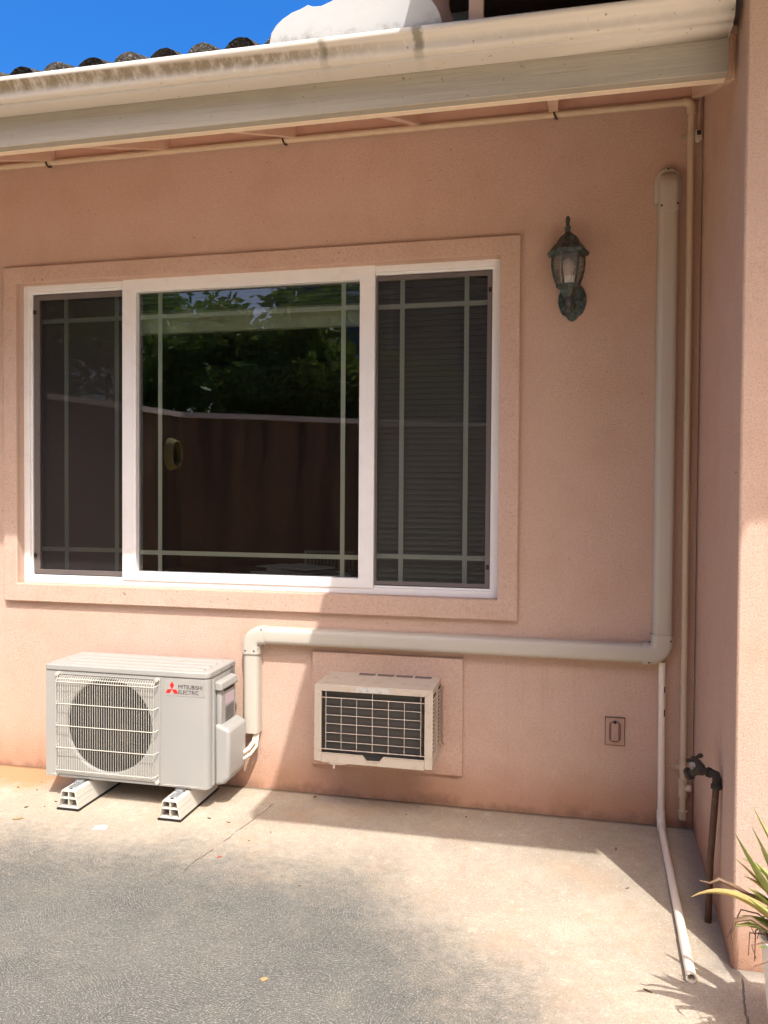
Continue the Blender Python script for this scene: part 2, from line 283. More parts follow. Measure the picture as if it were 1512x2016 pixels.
def m_streaked():
    g = G('dark_stained_wall'); p = g.xyz()
    v = g.comb(g.math('MULTIPLY', p[0], 5.0), g.math('MULTIPLY', p[1], 5.0), g.math('MULTIPLY', p[2], 0.35))
    c = g.mix(g.ramp(g.noise(1.0, 5, 0.7, vec=v), 0.38, 0.66), (0.20, 0.125, 0.075), (0.055, 0.034, 0.024))
    c = g.mix(g.ramp(g.noise(1.3, 4), 0.45, 0.7, 0, 0.5), c, (0.12, 0.085, 0.06))
    return g.done(c, 0.9)
M = dict(
    stucco=m_stucco('pink_stucco', (0.715, 0.505, 0.385)), ground=m_ground(), gutter=m_gutter(), fascia=m_fascia(), tile=m_tile(), white=m_whitewash(),
    trimstucco=m_stucco('pink_trim_stucco', (0.72, 0.51, 0.39)),
    eavepink=paint('eave_pink_paint', (0.60, 0.39, 0.30), 0.7, (0.35, 0.2, 0.13), 0.3),
    rafter=paint('rafter_cream_paint', (0.72, 0.52, 0.40), 0.6, (0.4, 0.28, 0.2), 0.3),
    fascia_bounce=paint('fascia_bounce_tone', (0.74, 0.61, 0.46), 0.6),
    brown=paint('dark_stained_wood', (0.035, 0.018, 0.012), 0.7, (0.02, 0.012, 0.008), 0.5),
    brownmid=paint('brown_wood', (0.20, 0.11, 0.07), 0.7),
    vinyl=paint('white_vinyl', (0.82, 0.81, 0.80), 0.35, (0.5, 0.42, 0.34), 0.18, 14, speck=0.25),
    vinylgrid=paint('grille_bar_vinyl', (0.86, 0.88, 0.80), 0.4, amt=0.1),
    screenframe=paint('bronze_screen_frame', (0.135, 0.115, 0.11), 0.45, amt=0.2),
    black=paint('black_plastic', (0.012, 0.011, 0.010), 0.5, (0.03, 0.03, 0.03), 0.2),
    gasket_shade=paint('dark_gasket_shade', (0.02, 0.015, 0.013), 0.7),  # near-black for seals, vent openings and painted gap shade
    glass=m_glass('window_glass'), screen=m_screen('insect_screen'),
    blind=paint('blind_slat', (0.21, 0.235, 0.19), 0.6, amt=0.1), blindband=paint('blind_stack', (0.55, 0.58, 0.46), 0.6, amt=0.15),
    room=paint('room_wall', (0.16, 0.125, 0.10), 0.9), roomfloor=paint('room_floor', (0.09, 0.07, 0.055), 0.8), paper=paint('white_paper', (0.72, 0.74, 0.74), 0.8, amt=0.1, scale=30),
    desk=paint('desk_wood', (0.10, 0.07, 0.05), 0.5),
    unit=paint('unit_ivory_paint', (0.35, 0.345, 0.325), 0.38, (0.55, 0.47, 0.37), 0.12, 7, spec=0.45),
    grille=paint('unit_grille', (0.58, 0.55, 0.48), 0.4, (0.5, 0.42, 0.32), 0.15, 20),
    pvcwhite=paint('foot_pvc', (0.60, 0.57, 0.50), 0.42, (0.55, 0.46, 0.35), 0.2, 20),
    fan=paint('dark_fan', (0.013, 0.012, 0.012), 0.4, (0.025, 0.022, 0.022), 0.3), inside=paint('dark_inside', (0.010, 0.009, 0.009), 0.8, (0.02, 0.02, 0.02), 0.3),
    shroud=paint('shroud_plastic', (0.025, 0.024, 0.023), 0.5, amt=0.2), red=paint('logo_red', (0.72, 0.02, 0.02), 0.4, amt=0.0), ink=paint('logo_black', (0.012, 0.012, 0.014), 0.4, amt=0.0),
    sticker=paint('pale_sticker', (0.355, 0.345, 0.32), 0.35, amt=0.05), pinklabel=paint('pink_label', (0.56, 0.44, 0.49), 0.5, (0.55, 0.3, 0.5), 0.4, 60),
    greylabel=paint('grey_print', (0.22, 0.21, 0.2), 0.5), fadedblue=paint('faded_label', (0.62, 0.60, 0.55), 0.5, (0.16, 0.19, 0.28), 0.75, 70),
    steel=m_metal('galvanised_steel', (0.62, 0.64, 0.66)), bolt=m_metal('bolt_steel', (0.30, 0.29, 0.27)),
    duct=paint('line_cover_pvc', (0.52, 0.48, 0.41), 0.4, (0.45, 0.36, 0.25), 0.22, 6, spec=0.45),
    screw=paint('rusty_screw', (0.05, 0.03, 0.02), 0.6),
    pipe=paint('cream_painted_pipe', (0.60, 0.48, 0.34), 0.5, (0.3, 0.18, 0.1), 0.18, 15, speck=0.5),
    pvcpink=paint('white_pvc', (0.84, 0.76, 0.65), 0.38, (0.5, 0.4, 0.33), 0.12, 18),
    insul=paint('pipe_wrap', (0.74, 0.68, 0.55), 0.7, amt=0.2, scale=40),
    wac=paint('old_ivory_metal', (0.58, 0.50, 0.41), 0.5, (0.32, 0.22, 0.14), 0.4, 24, speck=0.35), wire=paint('cream_wire', (0.72, 0.62, 0.50), 0.5, (0.25, 0.13, 0.07), 0.6, 60), fins=m_fins(),
    plate=paint('mauve_painted_plate', (0.46, 0.30, 0.235), 0.6, (0.2, 0.11, 0.09), 0.3, 40),
    bronze=m_wetmetal(), iron=paint('dark_corroded_iron', (0.026, 0.017, 0.013), 0.7, (0.11, 0.13, 0.10), 0.5, 60, bump=0.003, bscale=140),
    copper=paint('brown_copper_pipe', (0.080, 0.038, 0.022), 0.55, (0.19, 0.17, 0.13), 0.35, 40),
    pot=paint('white_ceramic_pot', (0.82, 0.80, 0.75), 0.4, (0.4, 0.32, 0.24), 0.2), soil=paint('potting_soil', (0.05, 0.03, 0.02), 0.95, bump=0.01, bscale=120),
    aloe=m_leaf('aloe_green', (0.34, 0.42, 0.12), (0.48, 0.50, 0.20)), aloey=m_leaf('aloe_yellow', (0.44, 0.42, 0.14), (0.55, 0.42, 0.18)),
    dry=m_leaf('dry_leaf', (0.34, 0.22, 0.14), (0.22, 0.13, 0.08)), herb=m_leaf('small_green', (0.14, 0.30, 0.03), (0.22, 0.36, 0.06)), root=paint('dry_root', (0.16, 0.10, 0.065), 0.9),
    debris=paint('brown_debris', (0.13, 0.075, 0.04), 0.9, scale=90), tanleaf=paint('tan_leaf', (0.36, 0.25, 0.13), 0.8, scale=60), redleaf=paint('red_petal', (0.50, 0.09, 0.06), 0.7),
    blockwall=m_streaked(), coping=paint('pale_coping', (0.66, 0.58, 0.50), 0.8),
    tree=m_leaf('tree_leaves', (0.11, 0.20, 0.035), (0.21, 0.29, 0.06)), tree2=m_leaf('dark_tree_leaves', (0.10, 0.20, 0.04), (0.19, 0.30, 0.06)), bark=paint('bark', (0.12, 0.085, 0.06), 0.9),
    greybuild=paint('grey_siding', (0.20, 0.20, 0.22), 0.8), greyroof=paint('grey_shingles', (0.13, 0.13, 0.14), 0.9), lawn=m_leaf('lawn', (0.12, 0.2, 0.04), (0.18, 0.26, 0.06)),
    hose=paint('yellow_hose', (0.36, 0.33, 0.12), 0.4, amt=0.1), bulb=paint('frosted_bulb', (0.60, 0.52, 0.46), 0.4, amt=0.05),
)
def m_lampglass():
    g = G('lamp_glass')
    tr = g.n('BsdfTransparent', {'Color': (0.86, 0.84, 0.80)}); gl = g.n('BsdfGlossy', {'Color': (1, 1, 1), 'Roughness': 0.12}); df = g.n('BsdfDiffuse', {'Color': (0.6, 0.55, 0.5)})
    a = g.n('MixShader', {0: 0.2, 1: tr, 2: df}); f = g.math('MULTIPLY', g.n('Fresnel', {'IOR': 1.5}), 1.6, clamp=True)
    b = g.n('MixShader', {0: f, 1: a, 2: gl}); g.t.links.new(b, g.out.inputs['Surface']); g.t.nodes.remove(g.b); return g.m
M['lampglass'] = m_lampglass()

# ------------------------------------------------------------ mesh helpers
class MB:
    def __init__(s): s.bm = bmesh.new()
    def face(s, pts):
        return s.bm.faces.new([s.bm.verts.new(Vector(p)) for p in pts])
    def hull8(s, v, ids=((0, 1, 2, 3), (7, 6, 5, 4), (0, 4, 5, 1), (1, 5, 6, 2), (2, 6, 7, 3), (3, 7, 4, 0))):
        vs = [s.bm.verts.new(Vector(p)) for p in v]
        for f in ids: s.bm.faces.new([vs[i] for i in f])
        return s
    def box(s, x0, x1, y0, y1, z0, z1):
        return s.hull8([(x0, y0, z0), (x1, y0, z0), (x1, y0, z1), (x0, y0, z1), (x0, y1, z0), (x1, y1, z0), (x1, y1, z1), (x0, y1, z1)])
    def prism(s, poly, a0, a1, axis='y'):
        """poly: 2-D outline; axis y -> (x,z), x -> (y,z), z -> (x,y)"""
        def P(p, a):
            return {'y': (p[0], a, p[1]), 'x': (a, p[0], p[1]), 'z': (p[0], p[1], a)}[axis]
        A = [s.bm.verts.new(P(p, a0)) for p in poly]; B = [s.bm.verts.new(P(p, a1)) for p in poly]
        s.bm.faces.new(A); s.bm.faces.new(B[::-1])
        n = len(poly)
        for i in range(n): s.bm.faces.new((A[i], B[i], B[(i + 1) % n], A[(i + 1) % n]))
        return s
    def ring(s, o, i, y0, y1):
        """rectangular frame in the xz plane; o,i = (x0,x1,z0,z1)"""
        def q(r, y): return [s.bm.verts.new((x, y, z)) for x, z in ((r[0], r[2]), (r[1], r[2]), (r[1], r[3]), (r[0], r[3]))]
        of, inf, ob, inb = q(o, y0), q(i, y0), q(o, y1), q(i, y1)
        for k in range(4):
            j = (k + 1) % 4
            s.bm.faces.new((of[k], of[j], inf[j], inf[k])); s.bm.faces.new((ob[j], ob[k], inb[k], inb[j]))
            s.bm.faces.new((of[j], of[k], ob[k], ob[j])); s.bm.faces.new((inf[k], inf[j], inb[j], inb[k]))
        return s
    def tube(s, pts, r, n=8, caps=True, hollow=0.0):
        pts = [Vector(p) for p in pts]; m = len(pts)
        rr = r if isinstance(r, (list, tuple)) else [r] * m
        t0 = (pts[1] - pts[0]).normalized()
        up = Vector((0, 0, 1)) if abs(t0.z) < 0.9 else Vector((1, 0, 0))
        nrm = t0.cross(up).normalized(); rings = []
        for k in range(m):
            if k == 0: t = t0
            elif k == m - 1: t = (pts[-1] - pts[-2]).normalized()
            else: t = ((pts[k] - pts[k - 1]).normalized() + (pts[k + 1] - pts[k]).normalized()).normalized()
            nrm = (nrm - t * nrm.dot(t)).normalized(); b = t.cross(nrm)
            sc_ = 1.0
            if 0 < k < m - 1:
                cs = max(0.5, math.cos(0.5 * (pts[k] - pts[k - 1]).angle(pts[k + 1] - pts[k]))); sc_ = 1.0
            rings.append([s.bm.verts.new(pts[k] + (nrm * math.cos(a) + b * math.sin(a)) * rr[k] * sc_) for a in [2 * math.pi * j / n for j in range(n)]])
        for k in range(m - 1):
            for j in range(n):
                s.bm.faces.new((rings[k][j], rings[k][(j + 1) % n], rings[k + 1][(j + 1) % n], rings[k + 1][j]))
        if caps:
            s.bm.faces.new(rings[0][::-1]); s.bm.faces.new(rings[-1])
        return s
    def lathe(s, prof, c, n=20, axis='z', a0=0.0, a1=2 * math.pi, flat=0.0):
        """prof: [(radius, height)]"""
        full = abs(a1 - a0 - 2 * math.pi) < 1e-6; cnt = n if full else n + 1
        def P(r, h, a):
            u, v = r * math.cos(a), r * math.sin(a)
            if axis == 'z': return (c[0] + u, c[1] + v, c[2] + h)
            if axis == 'y': return (c[0] + u, c[1] + h, c[2] + v)
            return (c[0] + h, c[1] + u, c[2] + v)
        rings = [[s.bm.verts.new(P(r, h, a0 + (a1 - a0) * j / n)) for j in range(cnt)] for r, h in prof]
        for k in range(len(prof) - 1):
            for j in range(n if full else n):
                j2 = (j + 1) % cnt
                s.bm.faces.new((rings[k][j], rings[k][j2], rings[k + 1][j2], rings[k + 1][j]))
        if full:
            if prof[0][0] > 1e-5: s.bm.faces.new(rings[0][::-1])
            if prof[-1][0] > 1e-5: s.bm.faces.new(rings[-1])
        return s
    def sweep(s, prof, path):
        """prof (list of 2-D) already turned into rings by caller: path = list of lists of 3-D points"""
        rings = [[s.bm.verts.new(Vector(p)) for p in ring] for ring in path]
        n = len(rings[0])
        for k in range(len(rings) - 1):
            for j in range(n): s.bm.faces.new((rings[k][j], rings[k][(j + 1) % n], rings[k + 1][(j + 1) % n], rings[k + 1][j]))
        s.bm.faces.new(rings[0][::-1]); s.bm.faces.new(rings[-1]); return s
    def open_profile(s, prof, x0, x1, n=1):
        xs = [x0 + (x1 - x0) * k / n for k in range(n + 1)]
        cols = [[s.bm.verts.new((x, p[0], p[1])) for p in prof] for x in xs]
        for k in range(n):
            for j in range(len(prof) - 1): s.bm.faces.new((cols[k][j], cols[k + 1][j], cols[k + 1][j + 1], cols[k][j + 1]))
        return s
    def build(s, name, mat, parent=None, bevel=0.0, seg=2, smooth=35, origin=None, solid=0.0, recalc=True, sub=0):
        bm = s.bm
        bmesh.ops.remove_doubles(bm, verts=bm.verts, dist=1e-6)
        if recalc: bmesh.ops.recalc_face_normals(bm, faces=bm.faces)
        base = Vector((0, 0, 0))
        if parent is not None: base = root_of(parent).location.copy()
        elif origin is not None: base = Vector(origin)
        bmesh.ops.translate(bm, verts=bm.verts, vec=-base)
        me = bpy.data.meshes.new(name); bm.to_mesh(me); bm.free()
        if smooth:
            for p in me.polygons: p.use_smooth = True
            me.set_sharp_from_angle(angle=R(smooth))
        me.materials.append(mat)
        o = bpy.data.objects.new(name, me); C.objects.link(o)
        if parent is not None: o.parent = parent
        else: o.location = base
        if solid: md = o.modifiers.new('solid', 'SOLIDIFY'); md.thickness = solid; md.offset = 0
        if bevel: md = o.modifiers.new('bevel', 'BEVEL'); md.width = bevel; md.segments = seg; md.limit_method = 'ANGLE'; md.angle_limit = R(40)
        if sub: md = o.modifiers.new('sub', 'SUBSURF'); md.levels = sub; md.render_levels = sub
        return o
def root_of(o):
    while o.parent is not None: o = o.parent
    return o
def tag(o, label=None, cat=None, group=None, kind=None):
    if label: o['label'] = label
    if cat: o['category'] = cat
    if group: o['group'] = group
    if kind: o['kind'] = kind
    return o
def thing(name, loc, label, cat, group=None):
    o = bpy.data.objects.new(name, None); C.objects.link(o); o.location = loc; o.empty_display_size = 0.1
    return tag(o, label, cat, group)
def copy_tree(o, parent=None):
    c = o.copy(); C.objects.link(c); c.parent = parent
    for ch in list(o.children): copy_tree(ch, c)
    return c
def arc(c, r, a0, a1, n):
    return [(c[0] + r * math.cos(R(a0 + (a1 - a0) * k / n)), c[1] + r * math.sin(R(a0 + (a1 - a0) * k / n))) for k in range(n + 1)]

# ------------------------------------------------------------ ground
g = MB(); g.face([(-60, -60, 0), (60, -60, 0), (60, 60, 0), (-60, 60, 0)])
tag(g.build('ground', M['ground'], smooth=0), 'broom-swirled grey and tan concrete patio slab', 'ground', kind='structure')

# ------------------------------------------------------------ house
house = thing('house', (0, 0, 0), 'pink stucco house with tiled eave, gutter and three-light white window', 'house')
WIN = (-0.383, 2.018, 0.934, 2.436)
b = MB(); b.ring((-4.0, 2.836, -0.1, 3.14), WIN, 0.0, 0.16); b.build('wall', M['stucco'], house)
b = MB(); b.prism([(2.838, 0.16), (2.838, 0.0), (2.781, -1.0), (6.0, -1.0), (6.0, 0.16)], -0.1, 3.12, 'z'); b.build('side_wall', M['stucco'], house, bevel=0.008)
# raised trim
b = MB(); b.ring((-0.4575, 2.1045, 0.8455, 2.5165), (-0.3829, 2.0179, 0.9341, 2.4359), -0.026, -0.0005)
b.build('window_trim', M['trimstucco'], house, bevel=0.004)
# window = frame with its pieces
b = MB()
b.ring((-0.3825, 2.0175, 0.9345, 2.4355), (-0.349, 1.986, 0.964, 2.407), 0.030, 0.12)
b.ring((-0.349, 1.986, 0.964, 2.407), (-0.338, 1.979, 0.974, 2.394), 0.040, 0.118)
win = b.build('window', M['vinyl'], house, bevel=0.002)
b = MB(); b.ring((0.174, 1.449, 0.962, 2.4385), (0.248, 1.377, 1.006, 2.376), 0.0235, 0.075); b.build('sash', M['vinyl'], win, bevel=0.003)
def gridbars(xs, zs, x0, x1, z0, z1, y, wd, name='grille_bar'):
    b = MB()
    for x in xs: b.box(x - wd, x + wd, y, y + 0.005, z0, z1)
    for z in zs: b.box(x0, x1, y - 0.0012, y + 0.0062, z - wd, z + wd)
    return b.build(name, M['vinylgrid'], win, smooth=0)
GB = (1.1, 2.262)
gridbars((0.356, 1.289), (1.099, 2.260), 0.25, 1.375, 1.008, 2.374, 0.066, 0.0105)
gridbars((-0.175, 0.109), (1.104, 2.265), -0.336, 0.172, 0.976, 2.392, 0.082, 0.0105)
gridbars((1.565, 1.861), (1.107, 2.259), 1.451, 1.977, 0.976, 2.392, 0.082, 0.0105)
for x0, x1, y in ((0.246, 1.379, 0.058), (-0.337, 0.176, 0.076), (1.447, 1.978, 0.076)):
    b = MB(); z0, z1 = (1.004, 2.378) if y < 0.07 else (0.975, 2.393)
    b.face([(x0, y, z0), (x1, y, z0), (x1, y, z1), (x0, y, z1)]); b.build('pane', M['glass'], win, smooth=0)
# insect screens with their frames and black latches
for x0, x1, side in ((-0.3335, 0.1735, -1), (1.4515, 1.9765, 1)):
    lw = 0.032 if side < 0 else 0.007; rw = 0.004 if side < 0 else 0.020
    b = MB(); b.ring((x0, x1, 0.9775, 2.3905), (x0 + lw, x1 - rw, 1.002 if side < 0 else 0.995, 2.364 if side < 0 else 2.370), 0.044, 0.054)
    b.build('screen_frame', M['screenframe'], win, bevel=0.0015)
    b = MB(); b.face([(x0 + lw - 0.003, 0.050, 0.998), (x1 - rw + 0.003, 0.050, 0.998), (x1 - rw + 0.003, 0.050, 2.367), (x0 + lw - 0.003, 0.050, 2.367)])
    b.build('screen_mesh', M['screen'], win, smooth=0)
    xe = x0 + 0.002 if side < 0 else x1 - 0.014
    for z in (2.305, 1.072):
        b = MB(); b.box(xe, xe + 0.013, 0.038, 0.0445, z - 0.010, z + 0.010); b.build('latch', M['black'], win, bevel=0.001)
for x0, x1 in ((-0.338, 0.1738), (1.4492, 1.979)):
    b = MB(); b.ring((x0, x1, 0.974, 2.394), (x0 + 0.0042, x1 - 0.0022, 0.9772, 2.3908), 0.0555, 0.058); b.build('gasket_shade', M['gasket_shade'], win, smooth=0)
# room behind the window
b = MB()
b.box(-1.6, -1.5, 0.161, 4.0, 0.0, 2.7); b.box(2.7, 2.8, 0.161, 4.0, 0.0, 2.7); b.box(-1.5, 2.7, 3.9, 4.0, 0.0, 2.7); b.box(-1.6, 2.8, 0.161, 4.0, 2.7, 2.75)
b.build('room_shell', M['room'], house, smooth=0)
b = MB(); b.box(-1.5, 2.7, 0.162, 3.9, 0.004, 0.05); b.build('room_floor', M['roomfloor'], house, smooth=0)

# eave: sheathing, rafters, frieze, fascia, gutter, tiles
SL = 0.42
def ev(y, z0): return z0 + SL * y
b = MB(); b.prism([(-0.826, ev(-0.826, 3.172)), (0.6, ev(0.6, 3.172)), (0.6, ev(0.6, 3.196)), (-0.826, ev(-0.826, 3.196))], -4.0, 3.2, 'x'); b.build('eave_sheathing', M['eavepink'], house, smooth=0)
for x in (-1.40, -0.79, -0.18, 0.433, 1.067, 1.644, 2.235, 2.805):
    b = MB(); b.prism([(-0.7955, ev(-0.7955, 3.034)), (-0.022, ev(-0.022, 3.034)), (-0.022, ev(-0.022, 3.1705)), (-0.7955, ev(-0.7955, 3.1705))], x - 0.019, x + 0.019, 'x')
    b.build('rafter', M['rafter'], house, bevel=0.002)
b = MB(); b.box(-4.0, 2.83, -0.020, -0.0005, 3.036, 3.135); b.build('frieze_board', M['eavepink'], house, bevel=0.002)
b = MB(); b.box(-4.0, 2.7615, -0.864, -0.8262, 2.689, 2.872); b.build('fascia', M['fascia'], house, bevel=0.003)
b = MB(); b.box(-4.0, 2.7600, -0.8258, -0.798, 2.6885, 2.80); b.build('sub_fascia', M['fascia_bounce'], house, bevel=0.002)  # paler colour imitates ground light bounced onto the fascia underside
gp = [(-0.8665, 2.8785), (-0.8665, 2.797), (-0.931, 2.797), (-0.932, 2.8085), (-0.944, 2.8095), (-0.950, 2.8125), (-0.9535, 2.818), (-0.9545, 2.826), (-0.9555, 2.834), (-0.959, 2.842), (-0.965, 2.849), (-0.973, 2.854), (-0.981, 2.857), (-0.984, 2.861), (-0.9845, 2.872), (-0.982, 2.8755), (-0.976, 2.8765), (-0.971, 2.874)]
b = MB()
cols = []
for k in range(13):
    x = -4.0 + (2.755 + 4.0) * k / 12; dz = -0.0035 * (x - 0.9) 
    cols.append([b.bm.verts.new((x, p[0], p[1] + dz)) for p in gp])
for k in range(12):
    for j in range(len(gp) - 1): b.bm.faces.new((cols[k][j], cols[k + 1][j], cols[k + 1][j + 1], cols[k][j + 1]))
gut = b.build('gutter', M['gutter'], house, solid=0.0022, smooth=50)
b = MB(); b.prism(gp[1:-2] + [(-0.90, 2.870), (-0.868, 2.872)], 2.7555, 2.7575, 'x')
for v in b.bm.verts: v.co.z += -0.0035 * (2.755 - 0.9)
b.build('gutter_end_cap', M['gutter'], house, smooth=0)
# barrel tiles on the lower roof
b = MB(); rt = random.Random(3)
b.prism([(-0.90, 2.842), (0.8, 2.842 + 0.42 * 1.7), (0.8, 2.80 + 0.42 * 1.7), (-0.90, 2.818)], -4.0, 1.86, 'x')
for k in range(-12, 8):
    cx = 0.3192 + 0.1443 * k
    if cx > 1.33: continue
    for course in range(3):
        y0 = -0.902 + course * 0.36 + rt.uniform(-0.008, 0.008); y1 = y0 + 0.42
        z0 = 2.896 + 0.42 * (y0 + 0.902) + course * 0.006; z1 = z0 + 0.42 * 0.42 - 0.012
        ro, ri = 0.064 + rt.uniform(-0.003, 0.003), 0.047
        n = 14; rows = []
        hole = (k % 2 == 0)
        for (yy, zz, rs) in ((y0, z0, 1.0), (y1, z1, 0.86)):
            rows.append([b.bm.verts.new((cx + rt.uniform(-.0015, .0015) + ro * rs * math.cos(math.pi * j / n), yy, zz + ro * rs * math.sin(math.pi * j / n) + rt.uniform(-.0015, .0015))) for j in range(n + 1)])
        for j in range(n): b.bm.faces.new((rows[0][j], rows[0][j + 1], rows[1][j + 1], rows[1][j]))
        # mortar plug / open mouth
        rin = [b.bm.verts.new((cx + ri * 0.72 * math.cos(math.pi * j / n), y0 + (0.05 if hole else -0.004), z0 - 0.03 + (ri if hole else 0.075) * math.sin(math.pi * j / n))) for j in range(n + 1)]
        for j in range(n): b.bm.faces.new((rows[0][j + 1], rows[0][j], rin[j], rin[j + 1]))
        b.bm.faces.new(rin)
    # pan between caps
    px = cx + 0.0722; pan = []
    for yy in (-0.895, 0.3):
        zz = 2.882 + 0.42 * (yy + 0.895)
        pan.append([b.bm.verts.new((px + 0.045 * math.cos(math.pi + math.pi * j / 6), yy, zz + 0.03 + 0.03 * math.sin(math.pi + math.pi * j / 6))) for j in range(7)])
    for j in range(6): b.bm.faces.new((pan[0][j], pan[0][j + 1], pan[1][j + 1], pan[1][j]))
b.build('tile_roof', M['tile'], house, recalc=False)
# higher roof over the entry, right-hand side
up = [(1.865, -2.115), (3.3, -2.115), (3.3, -2.03), (6.2, -2.03), (6.2, -0.36), (1.865, -0.36)]
b = MB(); b.prism(up, 3.130, 3.26, 'z'); ur = b.build('upper_roof', M['brown'], house, bevel=0.004)
b = MB(); b.box(1.90, 6.2, -0.36, -0.33, 2.95, 3.40); b.build('upper_roof_board', M['brown'], house, smooth=0)
b = MB(); b.box(1.964, 2.010, -0.862, -0.815, 2.862, 3.129); b.build('roof_strut', M['rafter'], house, bevel=0.002)
b = MB(); b.prism([(1.74, 2.90), (1.74, 3.128), (1.905, 3.128), (1.888, 3.075), (1.892, 3.03), (1.912, 2.98), (1.90, 2.90)], -0.80, -0.76, 'y'); b.build('wood_bracket', M['brownmid'], house, bevel=0.002)
b = MB(); b.box(1.865, 1.945, -0.62, -0.50, 3.045, 3.129); vb = b.build('junction_box', paint('dull_grey_metal', (0.10, 0.12, 0.115), 0.4), house, bevel=0.006)
b = MB(); b.box(1.885, 1.905, -0.624, -0.619, 3.052, 3.058); b.build('box_latch', M['steel'], vb)

# white scalloped plaster panel behind the gutter lip
pw = [(1.3096, 2.862), (1.3096, 2.8944), (1.3166, 2.927), (1.3326, 2.9501), (1.3557, 2.9689), (1.3893, 2.9863), (1.4192, 2.9941), (1.4438, 3.0042), (1.4613, 2.9962), (1.4892, 2.9951), (1.5117, 3.0021), (1.529, 3.0081), (1.55, 3.024), (1.565, 3.05), (1.585, 3.075), (1.62, 3.09), (1.68, 3.097), (1.74, 3.09), (1.79, 3.06), (1.825, 3.01), (1.8484, 2.9668), (1.8682, 2.9451), (1.883, 2.9225), (1.8897, 2.901), (1.8897, 2.862)]
pw[-6:] = [(1.842, 2.983), (1.8584, 2.9640), (1.8722, 2.9430), (1.883, 2.9195), (1.8897, 2.895), (1.8897, 2.862)]
b = MB(); b.prism(pw, -0.955, -0.907, 'y')
tag(b.build('scalloped_panel', M['white'], bevel=0.003, origin=(1.6, -0.93, 2.862)), 'white plaster panel with scalloped edge standing above the gutter', 'panel')

# ------------------------------------------------------------ blinds and desk inside the room
def blind(x0, x1, z0, z1, pitch, rail, label):
    t = thing('window_blind', ((x0 + x1) / 2, 0.14, z0), label, 'blind')
    b = MB(); z = z0 + rail + 0.004; k = 0
    while z < z1:
        sag = 0.0
        b.hull8([(x0, 0.118, z), (x1, 0.118, z), (x1, 0.140, z + pitch * 0.97), (x0, 0.140, z + pitch * 0.97), (x0, 0.1195, z - 0.001), (x1, 0.1195, z - 0.001), (x1, 0.1415, z + pitch * 0.97 - 0.001), (x0, 0.1415, z + pitch * 0.97 - 0.001)])
        z += pitch
    b.build('slats', M['blind'], t, smooth=0)
    b = MB(); b.box(x0, x1, 0.112, 0.150, z0, z0 + rail); b.build('bottom_rail', M['blindband'], t, bevel=0.003)
    return t
blind(0.20, 1.43, 2.188, 2.46, 0.021, 0.105, 'half-raised pale blind behind the wide middle pane')
blind(1.44, 2.06, 0.955, 2.46, 0.026, 0.020, 'fully lowered slatted blind behind the right-hand pane')
t = thing('desk', (0.75, 0.6, 0.05), 'dark desk inside the room under the middle pane', 'desk')
b = MB(); b.box(0.1, 1.4, 0.30, 0.95, 0.93, 0.96); b.build('desktop', M['desk'], t, bevel=0.003)
for lx, ly in ((0.14, 0.34), (1.32, 0.34), (0.14, 0.87), (1.32, 0.87)):
    b = MB(); b.box(lx, lx + 0.05, ly, ly + 0.05, 0.05, 0.9295); b.build('leg', M['desk'], t)
b = MB(); rp = random.Random(5)
for k in range(9):
    cx, cy, a = 0.95 + rp.uniform(-.12, .12), 0.46 + rp.uniform(-.06, .06), rp.uniform(-.6, .6); z = 0.9615 + k * 0.006
    ca, sa = math.cos(a), math.sin(a)
    q = [(cx + ca * u - sa * v, cy + sa * u + ca * v) for u, v in ((-.14, -.10), (.14, -.10), (.14, .10), (-.14, .10))]
    b.prism(q, z, z + 0.004 + (0.004 if k == 8 else 0), 'z')
tag(b.build('paper_pile', M['paper'], smooth=0, origin=(0.95, 0.46, 0.96)), 'messy pile of white papers on the desk behind the glass', 'papers')
b = MB(); b.ring((0.92, 1.20, 0.962, 1.085), (0.93, 1.19, 0.974, 1.073), 0.62, 0.63)
for k in range(13): b.box(0.93 + k * 0.02, 0.936 + k * 0.02, 0.622, 0.628, 0.974, 1.073)
b.box(0.92, 1.20, 0.6305, 0.80, 0.962, 0.972)
tag(b.build('paper_basket', M['blind'], smooth=0, origin=(1.06, 0.7, 0.96)), 'pale slatted basket on the desk behind the papers', 'basket')

# ------------------------------------------------------------ wall lantern
LX, LY = 2.302, -0.105
lan = thing('wall_lantern', (2.32, 0, 2.14), 'weathered bronze six-sided lantern fixed to the stucco right of the window', 'lantern')
pl = [(0.0, 2.138), (0.016, 2.146), (0.026, 2.160), (0.042, 2.170), (0.050, 2.186), (0.0585, 2.215), (0.0575, 2.245), (0.048, 2.272), (0.030, 2.292), (0.0, 2.300)]
poly = [(2.322 + x, z) for x, z in pl] + [(2.322 - x, z) for x, z in pl[-2:0:-1]]
b = MB(); b.prism(poly, -0.014, -0.0005, 'y'); pl2 = [(2.322 + (p[0] - 2.322) * .82, 2.22 + (p[1] - 2.22) * .84) for p in poly]; b.prism(pl2, -0.021, -0.0142, 'y')
bp = b.build('back_plate', M['bronze'], lan, bevel=0.002)
for sx, sz in ((-0.038, 2.222), (0.038, 2.226)):
    b = MB(); b.lathe([(0.0045, -0.024), (0.003, -0.026), (0.0, -0.0265)], (2.322 + sx, 0, sz), 10, 'y'); b.build('screw', M['black'], bp)
b = MB()
b.tube([(2.322, -0.012, 2.205), (2.320, -0.04, 2.190), (2.316, -0.072, 2.186), (2.309, -0.098, 2.200), (LX, LY, 2.222)], [0.016, 0.014, 0.012, 0.013, 0.015], 12)
